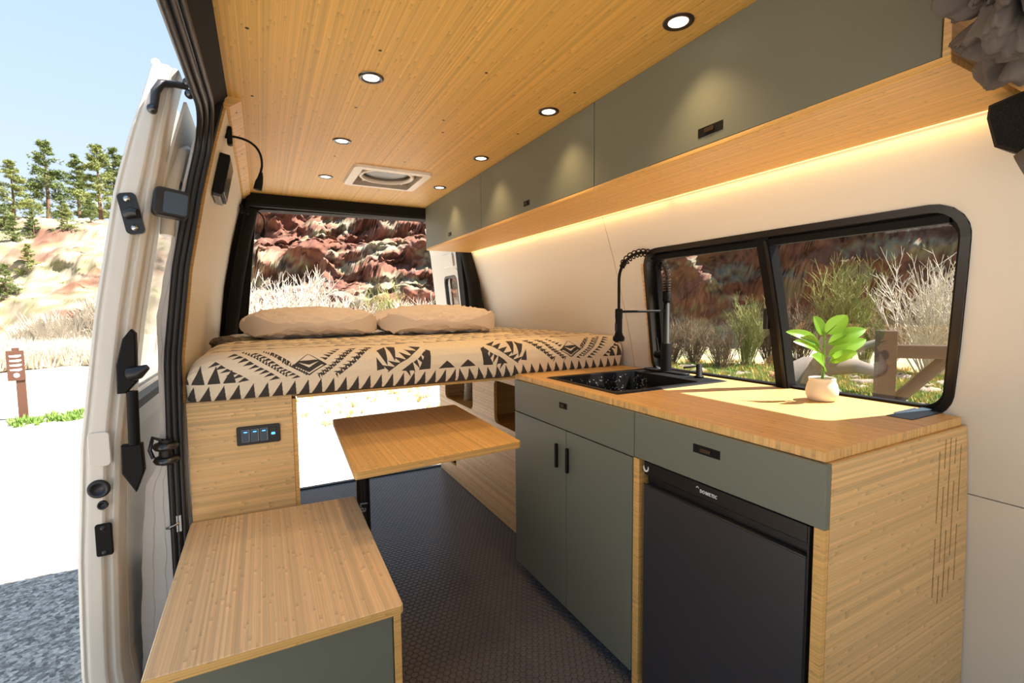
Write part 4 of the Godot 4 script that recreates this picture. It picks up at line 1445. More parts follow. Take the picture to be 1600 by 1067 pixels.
# ------------------------------------------------------------------ overhead
func upper_cabinets() -> void:
	var X0 := 1.0612
	var YB := 1.626
	var zs := [-0.395, -1.3824, -2.3617, -3.3287]
	var labels := ["nearest green overhead cabinet beside the grey curtain", "middle green overhead cabinet above the faucet", "far green overhead cabinet beside the rear opening"]
	var lat := [[-0.889, 0.078, 0.024], [-1.866, 0.05, 0.022], [-2.841, 0.05, 0.022]]
	for k in 3:
		var c := thing("overhead_cabinet", labels[k], "cabinet", Vector3(1.24, YB, (zs[k] + zs[k + 1]) / 2), "overhead cabinets along the right wall")
		var n: float = zs[k] - (0.0 if k == 0 else 0.0008)
		var f: float = zs[k + 1] + 0.0008
		var d := obj("door", bx(X0, YB + 0.013, f + 0.001, X0 + 0.018, 1.9285, n - (0.014 if k == 0 else 0.001), 0.001), M.green_paint, c)
		latch(d, Vector3(X0, 1.674, lat[k][0]), lat[k][1], lat[k][2])
		obj("bottom_panel", bx(X0 + 0.004, YB, f, 1.4, YB + 0.012, n, 0.001), M.bamboo_shelf, c)
		obj("front_lip", bx(X0 + 0.001, YB + 0.002, f, X0 + 0.0045, YB + 0.0125, n, 0.0005), M.bamboo_edge, c)
		if k != 1:
			var z: float = n - 0.013 if k == 0 else f
			obj("side_panel", bx(X0 + 0.001 + (0.018 if k else 0.0), YB + 0.0125, z, 1.255, 1.929, z + 0.0125, 0.001), M.bamboo_level, c)
	# warm LED tape in the corner of cabinets and wall
	var l := thing("led_strip", "warm glowing led strip where cabinets meet the wall", "light", Vector3(1.41, YB, -1.86))
	obj("led_tape", bx(1.404, YB + 0.001, -3.32, 1.412, YB + 0.006, -0.4, 0.001), M.led_tape, l)
	for k in 3:
		var a := AreaLight3D.new()
		a.name = "led_light"
		a.area_size = Vector2(0.95, 0.008)
		a.light_color = Color(1.0, 0.79, 0.47)
		a.light_energy = 0.042
		a.shadow_enabled = true
		a.area_range = 8.0
		l.add_child(a, true)
		a.transform = Transform3D(Basis(Vector3(0, 0, 1), Vector3(1, 0, 0), Vector3(0, 1, 0)), Vector3(1.408, YB - 0.001, -0.88 - k * 0.98) - l.position)

func ceiling_fittings() -> void:
	var rows := [[0.963, -0.911], [0.963, -1.526], [0.963, -2.135], [0.968, -2.75], [0.331, -1.554], [0.333, -2.178], [0.336, -2.792], [0.331, -0.94]]
	var names := ["ceiling downlight nearest the camera above the counter", "second ceiling downlight along the overhead cabinets", "third ceiling downlight along the overhead cabinets", "farthest ceiling downlight along the cabinets beside roof vent", "nearest ceiling downlight in the middle of the ceiling", "middle downlight of the ceiling row on the left", "farthest downlight of the left row beside the roof vent", "ceiling downlight above the camera in the left row"]
	for i in rows.size():
		var p := Vector3(rows[i][0], 1.93, rows[i][1])
		var d := thing("downlight", names[i], "light", p, "recessed ceiling downlights")
		var st := mb()
		lathe(st, [Vector2(0.024, 0.004), Vector2(0.0255, -0.003), Vector2(0.032, -0.0045), Vector2(0.0375, -0.003), Vector2(0.0385, 0.0)], at(Vector3.ZERO), 32)
		obj("bezel", st, M.bronze if i < 4 else M.dark_steel, d, true)
		st = mb()
		lathe(st, [Vector2(0.0, -0.0015), Vector2(0.0245, -0.0015)], at(Vector3.ZERO), 28)
		obj("lamp_disc", st, M.warm_disc, d, true)
		var s := SpotLight3D.new()
		s.name = "lamp_light"
		s.light_color = Color(1.0, 0.84, 0.62)
		s.light_energy = 0.14
		s.spot_angle = 50
		s.spot_angle_attenuation = 1.0
		s.spot_range = 8.0
		s.light_size = 0.024
		s.shadow_enabled = true
		d.add_child(s)
		s.position = Vector3(0, -0.012, 0)
		s.rotation = Vector3(-PI / 2, 0, 0)
	# roof vent
	var v := thing("roof_vent", "white square roof vent with smoked round fan cover", "vent", Vector3(0.638, 1.93, -2.68))
	var c := v.position
	var o := []
	var i1 := []
	var i2 := []
	for q in rrect(0.41, 0.4, 0.035): o.append(c + Vector3(q.x, 0, q.y))
	for q in rrect(0.4, 0.39, 0.032): i1.append(c + Vector3(q.x, -0.012, q.y))
	for q in rrect(0.315, 0.32, 0.006): i2.append(c + Vector3(q.x, -0.014, q.y))
	var st := mb()
	for k in o.size():
		var j := (k + 1) % o.size()
		quad(st, o[k], o[j], i1[j], i1[k], (o[k] as Vector3) - c + Vector3(0, -0.1, 0))
		quad(st, i1[k], i1[j], i2[j], i2[k], Vector3.DOWN)
	obj("frame", st, M.white_plastic, v)
	st = mb()
	for k in i2.size():
		var j := (k + 1) % i2.size()
		quad(st, i2[k], i2[j], i2[j] + Vector3(0, 0.1, 0), i2[k] + Vector3(0, 0.1, 0), c - i2[k])
	quad(st, c + Vector3(-0.158, 0.085, -0.16), c + Vector3(0.158, 0.085, -0.16), c + Vector3(0.158, 0.085, 0.16), c + Vector3(-0.158, 0.085, 0.16), Vector3.DOWN)
	obj("recess", st, M.vent_inner, v)
	st = mb()
	lathe(st, [Vector2(0.128, 0.012), Vector2(0.13, 0.0), Vector2(0.142, -0.002), Vector2(0.148, 0.004), Vector2(0.148, 0.02)], at(c + Vector3(0, 0.0, 0.008)), 40)
	obj("fan_ring", st, M.white_plastic, v)
	st = mb()
	lathe(st, [Vector2(0.0, 0.02), Vector2(0.08, 0.022), Vector2(0.129, 0.03)], at(c + Vector3(0, -0.008, 0.008)), 40)
	obj("fan_cover", st, M.vent_smoke, v)
	for k in 4:
		var a := PI / 4 + PI / 2 * k
		st = mb()
		lathe(st, [Vector2(0, -0.004), Vector2(0.007, -0.003), Vector2(0.008, 0.01)], at(c + Vector3(cos(a) * 0.152, 0.0, 0.008 + sin(a) * 0.15)), 10)
		obj("knob", st, M.white_plastic, v)

func left_wall_fittings() -> void:
	var spots := [["black gooseneck reading lamp nearest on the left wall", Vector3(-0.112, 1.852, -2.07), 0.82], ["small far black gooseneck lamp at the rear corner", Vector3(-0.083, 1.815, -3.3), 0.72]]
	for q in spots:
		var b: Vector3 = q[1]
		var k: float = q[2]
		var g := thing("gooseneck_lamp", q[0], "lamp", b, "gooseneck lamps on the left wall")
		var st := mb()
		box(st, Vector3(-0.012, -0.035, -0.026) * k, Vector3(0.012, 0.035, 0.026) * k, 0.004)
		obj("wall_plate", st, M.matte_black, g, true)
		st = mb()
		tube(st, [Vector3(0.01, 0, 0) * k, Vector3(0.034, 0, 0) * k], 0.012 * k, 12)
		box(st, Vector3(0.03, -0.04, -0.02) * k, Vector3(0.052, 0.04, 0.02) * k, 0.005)
		obj("switch_body", st, M.matte_black, g, true)
		st = mb()
		var cv := Curve3D.new()
		cv.add_point(Vector3(0.05, 0.0, 0.0) * k, Vector3.ZERO, Vector3(0.07, 0.0, 0.0) * k)
		cv.add_point(Vector3(0.165, -0.1, 0.0) * k, Vector3(0.0, 0.07, 0) * k, Vector3(0, -0.03, 0) * k)
		cv.add_point(Vector3(0.158, -0.15, 0.0) * k, Vector3(0.004, 0.03, 0) * k, Vector3.ZERO)
		tube(st, Array(cv.tessellate_even_length(4, 0.012)), 0.0052 * k, 10)
		obj("gooseneck", st, M.matte_black, g, true)
		st = mb()
		tube(st, [Vector3(0.16, -0.145, 0) * k, Vector3(0.156, -0.17, 0) * k, Vector3(0.15, -0.19, 0) * k, Vector3(0.142, -0.225, 0) * k], [0.007 * k, 0.012 * k, 0.0165 * k, 0.018 * k], 16)
		obj("lamp_head", st, M.matte_black, g, true)
	# control panel in a black holder
	var t := thing("control_panel", "black wall mounted control panel with glossy screen by door", "panel", Vector3(-0.13, 1.71, -2.13))
	var up := Vector3(wl(1.76) - wl(1.5), 0.26, 0).normalized()
	var nx := Vector3(up.y, -up.x, 0)
	var F := Transform3D(Basis(Vector3(0, 0, 1), up, -nx), Vector3(wl(1.71), 1.71, -2.13))
	var st := mb()
	prism(st, rrect(0.2, 0.145, 0.006), F, -0.002, -0.034, 0.002)
	obj("holder", st, M.matte_black, t)
	st = mb()
	prism(st, rrect(0.18, 0.128, 0.004), F, -0.034, -0.0365, 0.001)
	obj("screen", st, M.vent_smoke, t)
	st = mb()
	prism(st, rrect(0.18, 0.012, 0.002), F.translated_local(Vector3(0, -0.077, 0)), -0.004, -0.026, 0.001)
	obj("bracket", st, M.dark_steel, t)

func curtain_corner() -> void:
	var c := thing("curtain", "gathered grey brown curtain bundled at the upper right", "curtain", Vector3(1.2, 1.6, -0.3))
	var path := Curve3D.new()
	path.add_point(Vector3(0.86, 1.92, -0.26), Vector3.ZERO, Vector3(0.0, -0.1, 0.0))
	path.add_point(Vector3(0.93, 1.69, -0.285), Vector3(-0.05, 0.07, 0), Vector3(0.05, -0.05, 0))
	path.add_point(Vector3(1.075, 1.625, -0.285), Vector3(-0.06, 0.01, 0), Vector3(0.06, -0.01, 0))
	path.add_point(Vector3(1.31, 1.63, -0.2), Vector3(-0.1, 0.0, -0.02), Vector3.ZERO)
	var L := path.get_baked_length()
	var f := func(u: float, v: float) -> Vector3:
		var p := path.sample_baked(L * v)
		var t := (path.sample_baked(minf(L, L * v + 0.01)) - path.sample_baked(maxf(0, L * v - 0.01))).normalized()
		var a := TAU * u
		var s := t.cross(Vector3(0, 0, 1)).normalized()
		var n := s.cross(t)
		var ca := cos(a)
		var sa := sin(a)
		var fold := noise.get_noise_3d(ca * 0.8, sa * 0.8, v * 5.0)
		var r := 0.052 + 0.03 * (2.0 * absf(sin(2.5 * a + 6.0 * v + 4.0 * fold)) - 1.0) + 0.014 * (2.0 * absf(sin(2.0 * a - 14.0 * v + 3.0 * fold)) - 1.0)
		return p + (s * ca + n * sa) * r
	obj("gathered_cloth", sheet(140, 150, f), M.curtain_cloth, c)
	# fleece covered pillar end with a grey plastic cap
	var p := thing("pillar_trim", "black fleece covered trim with grey plastic cap at right edge", "trim", Vector3(1.38, 1.52, -0.3))
	var st := mb()
	prism(st, PackedVector2Array([Vector2(0, 0.0), Vector2(0.055, -0.035), Vector2(0.3, -0.07), Vector2(0.3, 0.14), Vector2(0.04, 0.095), Vector2(-0.012, 0.085), Vector2(-0.014, 0.06)]), Transform3D(Basis(Vector3(0, 0, 1), Vector3(0, 1, 0), Vector3(-1, 0, 0)), Vector3(1.41, 1.525, -0.413)), 0.0, 0.1, 0.006)
	obj("fleece_cover", st, M.fleece, p)
	st = mb()
	tube(st, [Vector3(1.31, 1.47, -0.37), Vector3(1.32, 1.5, -0.3), Vector3(1.33, 1.5, -0.1)], [0.03, 0.055, 0.07], 16)
	obj("plastic_cap", st, M.curtain_cloth, p)

# ------------------------------------------------------------------ outdoors
const GY := -0.65

func bearing(x: float, z: float) -> float:
	return rad_to_deg(atan2(x, -z))

func terrain_h(x: float, z: float) -> float:
	var r := sqrt(x * x + z * z)
	var a := bearing(x, z)
	# where the slope begins and how steep it is, by bearing
	var r0 := prof_x([-60.0, -25.0, -8.0, 0.0, 20.0, 32.0, 45.0, 90.0, 120.0], [36.0, 29.0, 25.0, 20.0, 19.0, 22.0, 25.0, 26.0, 30.0], a)
	var sl := prof_x([-60.0, -20.0, -8.0, 2.0, 28.0, 38.0, 120.0], [0.6, 0.8, 0.8, 0.85, 0.9, 2.6, 2.6], a)
	var d := r - r0 + 3.0 * noise.get_noise_2d(x * 0.06, z * 0.06)
	var rough := lerpf(smoothstep(14.5, 19.0, r), smoothstep(7.0, 12.0, r), smoothstep(36.0, 44.0, a))
	var h := GY + 0.16 * noise.get_noise_2d(x * 0.25, z * 0.25) * rough
	if d > 0.0:
		var rise := d * sl
		var cap := prof_x([-12.0, 0.0, 30.0, 40.0, 85.0, 105.0, 125.0], [9.6, 12.5, 16.0, 13.0, 13.0, 7.0, 5.0], a)
		rise = cap * (1.0 - exp(-rise / cap * 1.25))
		var step := 2.6
		var q := rise / step + 0.5 * noise.get_noise_2d(x * 0.12 + 7.0, z * 0.12)
		var st := (floorf(q) + smoothstep(0.35, 0.75, q - floorf(q))) * step
		h += lerpf(rise, st, lerpf(0.22, 0.6, smoothstep(-8.0, 0.0, a))) * smoothstep(0.0, 3.0, d)
	return h

func terrain_color(p: Vector3, n: Vector3) -> Color:
	var a := bearing(p.x, p.z)
	var h := p.y - GY
	var red := Color(0.165, 0.062, 0.038)
	var deep := Color(0.075, 0.03, 0.022)
	var tan_ := Color(0.24, 0.19, 0.135)
	var scrub := Color(0.19, 0.2, 0.09)
	var grey := Color(0.17, 0.16, 0.135)
	var sand := Color(0.62, 0.54, 0.43)
	var fine := noise.get_noise_3d(p.x * 2.2, p.y * 3.4, p.z * 2.2)
	var crack := noise.get_noise_3d(p.x * 0.9, p.y * 2.6, p.z * 0.9)
	var rock := red.lerp(deep, clampf(0.35 + crack * 1.5 + fine * 0.8, 0.0, 1.0))
	rock = rock.lerp(Color(0.21, 0.095, 0.062), clampf(noise.get_noise_3d(p.x * 0.35, p.y * 0.9, p.z * 0.35) * 1.8, 0.0, 0.7))
	# ledges carry scrub, pale rubble and dry soil
	var patch := noise.get_noise_3d(p.x * 0.28 + 40.0, p.y * 0.7, p.z * 0.28)
	var soil := tan_.lerp(scrub, clampf(0.25 + fine * 1.6, 0.0, 1.0)).lerp(grey, clampf(0.2 + crack * 1.8, 0.0, 0.8))
	var c := rock.lerp(soil, smoothstep(0.08, 0.26, patch + 0.35 * fine + 0.3 * (n.y - 0.65)))
	var left := smoothstep(2.0, -8.0, a)
	var pale := Color(0.34, 0.28, 0.21).lerp(scrub, clampf(0.35 + crack * 2.2, 0.0, 0.85)).lerp(red, clampf(0.05 - patch * 2.2, 0.0, 0.85))
	c = c.lerp(pale, left * 0.85)
	var low := 1.0 - smoothstep(0.3, 1.4, h + crack)
	var bank := Color(0.34, 0.36, 0.16).lerp(Color(0.42, 0.35, 0.26), clampf(0.5 + 2.0 * crack + fine, 0.0, 1.0))
	return c.lerp(sand.lerp(bank, smoothstep(30.0, 42.0, a)), low)

func outdoors() -> void:
	var gp := structure("ground", "pale gravel ground around the van", Vector3(0, GY, 0))
	var gf := func(u: float, v: float) -> Vector3:
		var x := lerpf(-14, 7, u)
		var z := lerpf(12, -14, v)
		return Vector3(x, GY + 0.012 * noise.get_noise_2d(x * 3.0, z * 3.0), z)
	obj("gravel", sheet(110, 120, gf, null, true), M.gravel, gp)
	var hill := structure("hillside", "red rock slopes and cliffs around the clearing", Vector3(0, GY, -20))
	var hf := func(u: float, v: float) -> Vector3:
		var a := deg_to_rad(lerpf(-62, 125, u))
		var r := 5.0 + 13.0 * v / 0.1 if v < 0.1 else (18.0 + 16.0 * (v - 0.1) / 0.68 if v < 0.78 else 34.0 + 26.0 * (v - 0.78) / 0.22)
		var p := Vector3(sin(a) * r, 0, -cos(a) * r)
		p.y = terrain_h(p.x, p.z) - 0.04
		var m := smoothstep(0.6, 3.5, p.y - GY)
		if m > 0.0:
			var out := 1.3 * (1.0 - 2.2 * absf(noise.get_noise_3d(p.x * 0.17, p.y * 0.3, p.z * 0.17))) + 0.8 * noise.get_noise_3d(p.x * 0.5, p.y * 1.5, p.z * 0.5) + 0.32 * noise.get_noise_3d(p.x * 1.5, p.y * 3.0, p.z * 1.5)
			p -= Vector3(sin(a), 0, -cos(a)) * (out * m * lerpf(0.35, 1.0, smoothstep(-8.0, 0.0, rad_to_deg(a))))
			p.y += m * 0.3 * noise.get_noise_3d(p.x * 1.1, 5.0, p.z * 1.1)
		return p
	var hc := func(_u: float, _v: float, p: Vector3, n: Vector3) -> Color: return terrain_color(p, n if n.y > 0 else -n)
	obj("slope", sheet(860, 330, hf, hc), M.terrain, hill)
	# pines on the left slope: picture column, row of the tip, distance
	var protos := [make_pine(31, "needles"), make_pine(57, "needles_pale"), make_pine(83, "needles")]
	var i := 0
	var pl := ["tall dark pine highest on the left slope", "broad pine at the left picture edge", "slim pine between the taller pines", "pale pine below the tall pines on the slope", "pine close to the open sliding door edge", "low bushy pine on the lower slope", "short pine standing on the red ledge", "small pale pine low on the slope", "pine partly behind the open door edge", "stunted pine at the left edge halfway up the slope", "small pine halfway up the slope below the slim pine", "small pine beside the door edge halfway up the slope", "lowest small pine at the left edge of the slope"]
	for q in [[66, 218, 44.0], [14, 250, 40.0], [118, 242, 48.5], [95, 305, 40.0], [150, 226, 44.0], [50, 338, 37.0], [20, 352, 36.0], [44, 395, 33.0], [176, 232, 51.0], [4, 318, 38.0], [104, 350, 36.0], [140, 322, 39.0], [8, 425, 31.5]]:
		var d := cam_dir(q[0], q[1])
		var flat: Vector3 = Vector3(d.x, 0, d.z).normalized() * q[2]
		var by := terrain_h(flat.x, flat.z) - 0.5
		var tip: float = 1.2132 + q[2] * d.y / Vector2(d.x, d.z).length()
		var o: Node3D = protos[i % 3] if i < 3 else protos[i % 3].duplicate()
		if i >= 3:
			o.name = numbered("pine_tree")
			add_child(o)
		o.position = Vector3(flat.x, by, flat.z)
		o.rotation.y = i * 1.3
		o.scale = Vector3.ONE * (maxf(2.0, tip - by) / 8.0)
		tag(o, pl[i], "tree", "pines on the left slope")
		i += 1
	# bare bushes behind the van and across the bank: column, row of the tip, distance, kind
	var bush := [make_bush(11, "twig_pale", 1.0), make_bush(23, "twig_pale", 0.7), make_bush(37, "twig_olive", 0.6), make_bush(41, "twig_brown", 1.1)]
	var first := [true, true, true, true]
	var rows := [["pale bare bush at the left of the rear view", 415, 420, 14.5, 0], ["pale pointed bush beside the left pillow", 470, 428, 15.5, 1], ["small pale bush above the left pillow", 536, 450, 16.0, 0], ["thin yellow sapling behind the pillows", 606, 445, 17.0, 2],
		["low pale scrub behind the gap of the pillows", 572, 468, 15.0, 3], ["pale scrub beside the rear door", 655, 462, 16.5, 0], ["low scrub under the sapling", 628, 472, 15.0, 1],
		["green budding bush at the left of the far window pane", 1085, 492, 16.0, 3], ["budding tree left of the window mullion", 1168, 462, 16.0, 2], ["brown bush at the middle of the far window pane", 1130, 500, 15.0, 3], ["tall budding tree behind the potted plant", 1318, 402, 17.0, 2],
		["pale bare tree at the near end of the window", 1462, 395, 16.0, 0], ["brown brush left of the potted plant", 1250, 470, 17.0, 3], ["brown brush right of the potted plant", 1392, 480, 17.5, 3], ["brown brush behind the faucet", 1050, 492, 16.0, 3], ["olive brush beyond the driftwood log", 1355, 470, 18.5, 2], ["grey brush beside the mullion", 1205, 480, 17.0, 3]]
	for q in rows:
		var k: int = q[4]
		var d := cam_dir(q[1], q[2])
		var fl: Vector3 = Vector3(d.x, 0, d.z).normalized() * q[3]
		var by := terrain_h(fl.x, fl.z) - 0.08
		var o: Node3D = bush[k]
		if not first[k]:
			o = bush[k].duplicate()
			o.name = numbered("bare_bush")
			add_child(o)
		first[k] = false
		o.position = Vector3(fl.x, by, fl.z)
		o.rotation.y = float(q[1])
		o.scale = Vector3.ONE * (maxf(0.5, 1.2132 + q[3] * d.y / Vector2(d.x, d.z).length() - by) / 2.15)
		tag(o, q[0], "bush", "bare bushes round the clearing")
	brush_band()
	bank()
	sign_and_posts()

func make_pine(sd: int, needles: String) -> Node3D:
	rng.seed = sd
	var t := thing("pine_tree", "pine tree on the slope", "tree")
	var st := mb()
	tube(st, [Vector3(0, 0, 0), Vector3(0.1, 3, 0.05), Vector3(0.02, 7.8, 0)], [0.2, 0.13, 0.03], 7)
	obj("trunk", st, M.bark, t, true)
	var fo := mb()
	for k in 64:
		var f := pow(rng.randf(), 0.8)
		var y := lerpf(1.0, 7.8, f)
		var a := rng.randf() * TAU
		var L := lerpf(2.7, 0.35, f) * rng.randf_range(0.6, 1.15)
		var dir := Vector3(cos(a), rng.randf_range(0.0, 0.35), sin(a))
		tube(st, [Vector3(0, y, 0), Vector3(0, y, 0) + dir * L], [0.03, 0.008], 4, false)
		for j in int(10 + L * 14):
			var s := rng.randf_range(0.25, 1.0)
			var c := Vector3(0, y, 0) + dir * L * s + Vector3(rng.randfn(0, 0.14), rng.randfn(0.05, 0.09), rng.randfn(0, 0.14)) * (0.5 + L * 0.4)
			for b in 9:
				var v := Vector3(rng.randfn(0, 1), rng.randfn(0.35, 0.7), rng.randfn(0, 1)).normalized() * rng.randf_range(0.16, 0.3)
				var w := v.cross(Vector3(rng.randfn(0, 1), 1, rng.randfn(0, 1))).normalized() * 0.03
				fo.add_vertex(c - w); fo.add_vertex(c + v); fo.add_vertex(c + w)
	obj("foliage", fo, M[needles], t, true)
	return t

func make_bush(sd: int, twig: String, spread: float) -> Node3D:
	rng.seed = sd
	var t := thing("bare_bush", "bare bush", "bush")
	var st := mb()
	for k in 46:
		var a := rng.randf() * TAU
		var lean := rng.randf_range(0.05, 0.55) * spread
		var L := rng.randf_range(1.1, 2.0)
		var d := Vector3(cos(a) * lean, 1, sin(a) * lean).normalized()
		var p0 := Vector3(cos(a), 0, sin(a)) * rng.randf_range(0.0, 0.15)
		var p1 := p0 + d * L * 0.5 + Vector3(rng.randfn(0, 0.04), 0, rng.randfn(0, 0.04))
		var p2 := p0 + d * L * 0.95 + Vector3(rng.randfn(0, 0.08), 0.05 * L, rng.randfn(0, 0.08))
		tube(st, [p0, p1, p2], [0.016, 0.011, 0.004], 3, false)
		for j in 14:
			var s := rng.randf_range(0.25, 0.95)
			var b := p0.lerp(p1, s * 2.0) if s < 0.5 else p1.lerp(p2, s * 2.0 - 1.0)
			var v := (d + Vector3(rng.randfn(0, 0.5), rng.randf_range(0.0, 0.5), rng.randfn(0, 0.5))).normalized() * L * rng.randf_range(0.15, 0.34)
			tube(st, [b, b + v], [0.007, 0.003], 3, false)
			for m in 2:
				var b2 := b + v * rng.randf_range(0.3, 0.9)
				tube(st, [b2, b2 + (v.normalized() + Vector3(rng.randfn(0, 0.6), 0.3, rng.randfn(0, 0.6))).normalized() * L * 0.09], [0.005, 0.0025], 3, false)
	obj("branches", st, M[twig], t, true)
	return t

func blades(called: String, label: String, m: Material, spots: Array, h: float, w: float) -> void:
	var st := mb()
	for b in 14:
		var a := rng.randf() * TAU
		var v := Vector3(cos(a) * 0.5, 1, sin(a) * 0.5) * rng.randf_range(0.5, 1.0)
		var s := Vector3(-sin(a), 0, cos(a)) * w
		var o := Vector3(cos(a), 0, sin(a)) * 0.2
		st.add_vertex(o - s); st.add_vertex(o + v); st.add_vertex(o + s)
	st.generate_normals()
	var mm := MultiMesh.new()
	mm.transform_format = MultiMesh.TRANSFORM_3D
	mm.mesh = st.commit()
	mm.instance_count = spots.size()
	for i in spots.size():
		mm.set_instance_transform(i, Transform3D(Basis(Vector3.UP, rng.randf() * TAU).scaled(Vector3.ONE * h * rng.randf_range(0.5, 1.2)), spots[i]))
	var mi := MultiMeshInstance3D.new()
	mi.name = numbered(called)
	mi.multimesh = mm
	mi.material_override = m
	add_child(mi)
	tag(mi, label, "grass", "", "stuff")

func polar(u: float, r: float) -> Vector3:
	var d := cam_dir(u, 520)
	var f := Vector3(d.x, 0, d.z).normalized() * r
	return Vector3(f.x, maxf(GY, terrain_h(f.x, f.z)) - 0.01, f.z)

func brush_band() -> void:
	rng.seed = 71
	var s := []
	for i in 2600: s.append(polar(rng.randf_range(-60, 230), rng.randf_range(22, 29)))
	blades("dry_brush", "pale dry brush along the foot of the left slope", M.twig_pale, s, 0.75, 0.03)
	s = []
	for i in 80: s.append(polar(rng.randf_range(5, 125), rng.randf_range(11.0, 11.8)))
	blades("green_grass", "green weeds growing round the brown sign post", M.grass, s, 0.14, 0.1)
	s = []
	for i in 150: s.append(polar(rng.randf_range(420, 760), rng.randf_range(8.0, 14.0)))
	blades("dry_grass", "sparse dry grass on the ground behind the van", M.grass_dry, s, 0.16, 0.08)
	s = []
	for i in 9000: s.append(polar(rng.randf_range(1000, 1560), rng.randf_range(6.5, 16.0)))
	blades("bank_grass", "green grass on the bank outside the window", M.grass, s, 0.13, 0.09)
	s = []
	for i in 1500: s.append(polar(rng.randf_range(1000, 1560), rng.randf_range(11.0, 17.0)))
	blades("bank_straw", "straw coloured grass among the rocks outside the window", M.grass_dry, s, 0.16, 0.08)

func rock_mesh(sd: float) -> ArrayMesh:
	var f := func(u: float, v: float) -> Vector3:
		var a := TAU * u
		var t := PI * v
		var p := Vector3(sin(t) * cos(a), cos(t) * 0.6, sin(t) * sin(a))
		return p * (1.0 + 0.55 * noise.get_noise_3d(p.x * 1.1 + sd, p.y * 1.1, p.z * 1.1) + 0.16 * noise.get_noise_3d(p.x * 3.2, p.y * 3.2 + sd, p.z * 3.2))
	return sheet(14, 9, f, null, true)

func bank() -> void:
	rng.seed = 99
	var rocks := [rock_mesh(1.0), rock_mesh(7.0), rock_mesh(15.0), rock_mesh(23.0)]
	var taken := [[polar(1235, 11.2), 0.5], [polar(1270, 11.4), 0.5], [polar(1300, 11.6), 0.5], [polar(1340, 11.8), 0.4], [polar(1378, 12.0), 0.4], [polar(1312, 10.6), 0.3]]
	for q in [[1085, 16.0], [1168, 16.0], [1130, 15.0], [1318, 17.0], [1462, 16.0], [1050, 16.0], [1205, 17.0]]: taken.append([polar(q[0], q[1]), 0.35])
	for i in 420:
		var k := rng.randf_range(0.1, 0.42) * (0.6 if i > 60 else 1.0)
		var at_ := polar(rng.randf_range(1000, 1490), rng.randf_range(10.4, 16.5))
		var free := true
		for t in taken:
			if at_.distance_to(t[0]) < (k + t[1]) * 1.35: free = false
		if not free: continue
		taken.append([at_, k])
		var o := obj("rock", rocks[i % 4], M.rock_red if i % 5 == 0 else M.rock_pale)
		o.position = at_
		o.scale = Vector3(k * rng.randf_range(0.9, 1.3), k * rng.randf_range(0.6, 1.0), k)
		o.rotation.y = rng.randf() * TAU
		tag(o, "weathered reddish rock on the bank outside the window" if i % 5 == 0 else "weathered pale rock on the bank outside the window", "rock", "rocks on the bank outside the window")
	# driftwood log with two bare limbs
	var l := thing("driftwood_log", "grey fallen driftwood log outside behind the potted plant", "log", polar(1300, 11.6))
	var a := polar(1235, 11.2) + Vector3(0, 0.3, 0)
	var b := polar(1300, 11.6) + Vector3(0, 0.62, 0)
	var c := polar(1378, 12.0) + Vector3(0, 0.5, 0)
	var st := mb()
	tube(st, [a, a.lerp(b, 0.5) + Vector3(0, 0.1, 0), b, b.lerp(c, 0.5) + Vector3(0, 0.06, 0), c], [0.34, 0.27, 0.2, 0.15, 0.09], 10)
	obj("trunk", st, M.driftwood, l)
	st = mb()
	tube(st, [b.lerp(a, 0.3), polar(1320, 11.4) + Vector3(0, 0.92, 0), polar(1345, 11.5) + Vector3(0, 1.02, 0), polar(1376, 11.6) + Vector3(0, 1.16, 0)], [0.13, 0.1, 0.08, 0.05], 8)
	tube(st, [b.lerp(a, 0.5), polar(1290, 11.0) + Vector3(0, 0.95, 0), polar(1308, 10.8) + Vector3(0, 1.35, 0)], [0.12, 0.1, 0.05], 8)
	obj("limb", st, M.driftwood, l)
	st = mb()
	tube(st, [b.lerp(a, 0.3), polar(1312, 10.6) + Vector3(0, 0.25, 0), polar(1335, 10.2)], [0.08, 0.06, 0.03], 8)
	obj("root", st, M.driftwood, l)

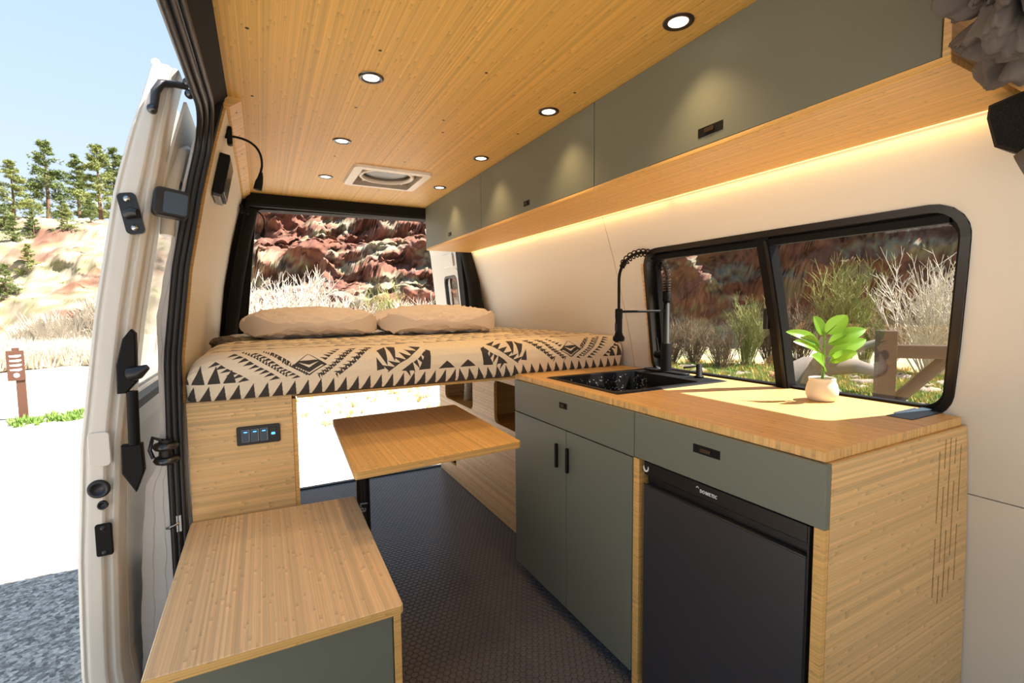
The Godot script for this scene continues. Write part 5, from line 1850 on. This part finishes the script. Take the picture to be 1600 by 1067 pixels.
func sign_and_posts() -> void:
	var b := Vector3(-3.748, GY, -11.184)
	var s := thing("sign_post", "brown trail sign post with white pictograms on the left", "sign", b)
	var st := mb()
	box(st, Vector3(-0.09, 0, -0.06), Vector3(0.09, 1.5, 0.06), 0.01)
	obj("post", st, M.brown_sign, s, true)
	s.rotation.y = 0.25
	s.scale = Vector3(0.66, 0.69, 0.66)
	st = mb()
	box(st, Vector3(-0.23, 1.0, 0.06), Vector3(0.1, 1.75, 0.09), 0.006)
	var pl := obj("board", st, M.brown_sign, s, true)
	st = mb()
	box(st, Vector3(-0.12, 1.75, 0.055), Vector3(0.02, 1.82, 0.085), 0.01)
	obj("cap", st, M.brown_sign, s, true)
	for i in 4:
		st = mb()
		var y := 1.63 - i * 0.115
		prism(st, PackedVector2Array([Vector2(-0.18, y), Vector2(0.04, y + 0.015), Vector2(0.05, y - 0.02), Vector2(-0.02, y - 0.05), Vector2(-0.17, y - 0.035)]), Transform3D(), 0.09, 0.094)
		obj("pictogram", st, M.print_white, pl, true)
	st = mb()
	lathe(st, [Vector2(0, 0.004), Vector2(0.06, 0.004), Vector2(0.06, 0)], Transform3D(Basis(Vector3(1, 0, 0), Vector3(0, 0, 1), Vector3(0, -1, 0)), Vector3(-0.065, 1.13, 0.09)), 14)
	obj("pictogram", st, M.print_white, pl, true)
	var p := thing("fence_post", "brown timber post with cross arm outside the window", "post", Vector3(5.48, GY, -2.43))
	var dirz := Vector3(0.62, 0, 0.78)
	var B := Basis(dirz, Vector3.UP, dirz.cross(Vector3.UP))
	st = mb()
	box(st, Vector3(-0.075, 0, -0.075), Vector3(0.075, 1.6, 0.075), 0.008)
	var o := obj("upright", st, M.brown_post, p, true)
	o.basis = B
	st = mb()
	box(st, Vector3(0.075, 1.33, -0.05), Vector3(1.5, 1.46, 0.05), 0.006)
	o = obj("cross_arm", st, M.brown_post, p, true)
	o.basis = B
	st = mb()
	tube(st, [Vector3(0.05, 0.85, 0), Vector3(0.5, 1.36, 0)], 0.06, 4)
	o = obj("brace", st, M.brown_post, p, true)
	o.basis = B
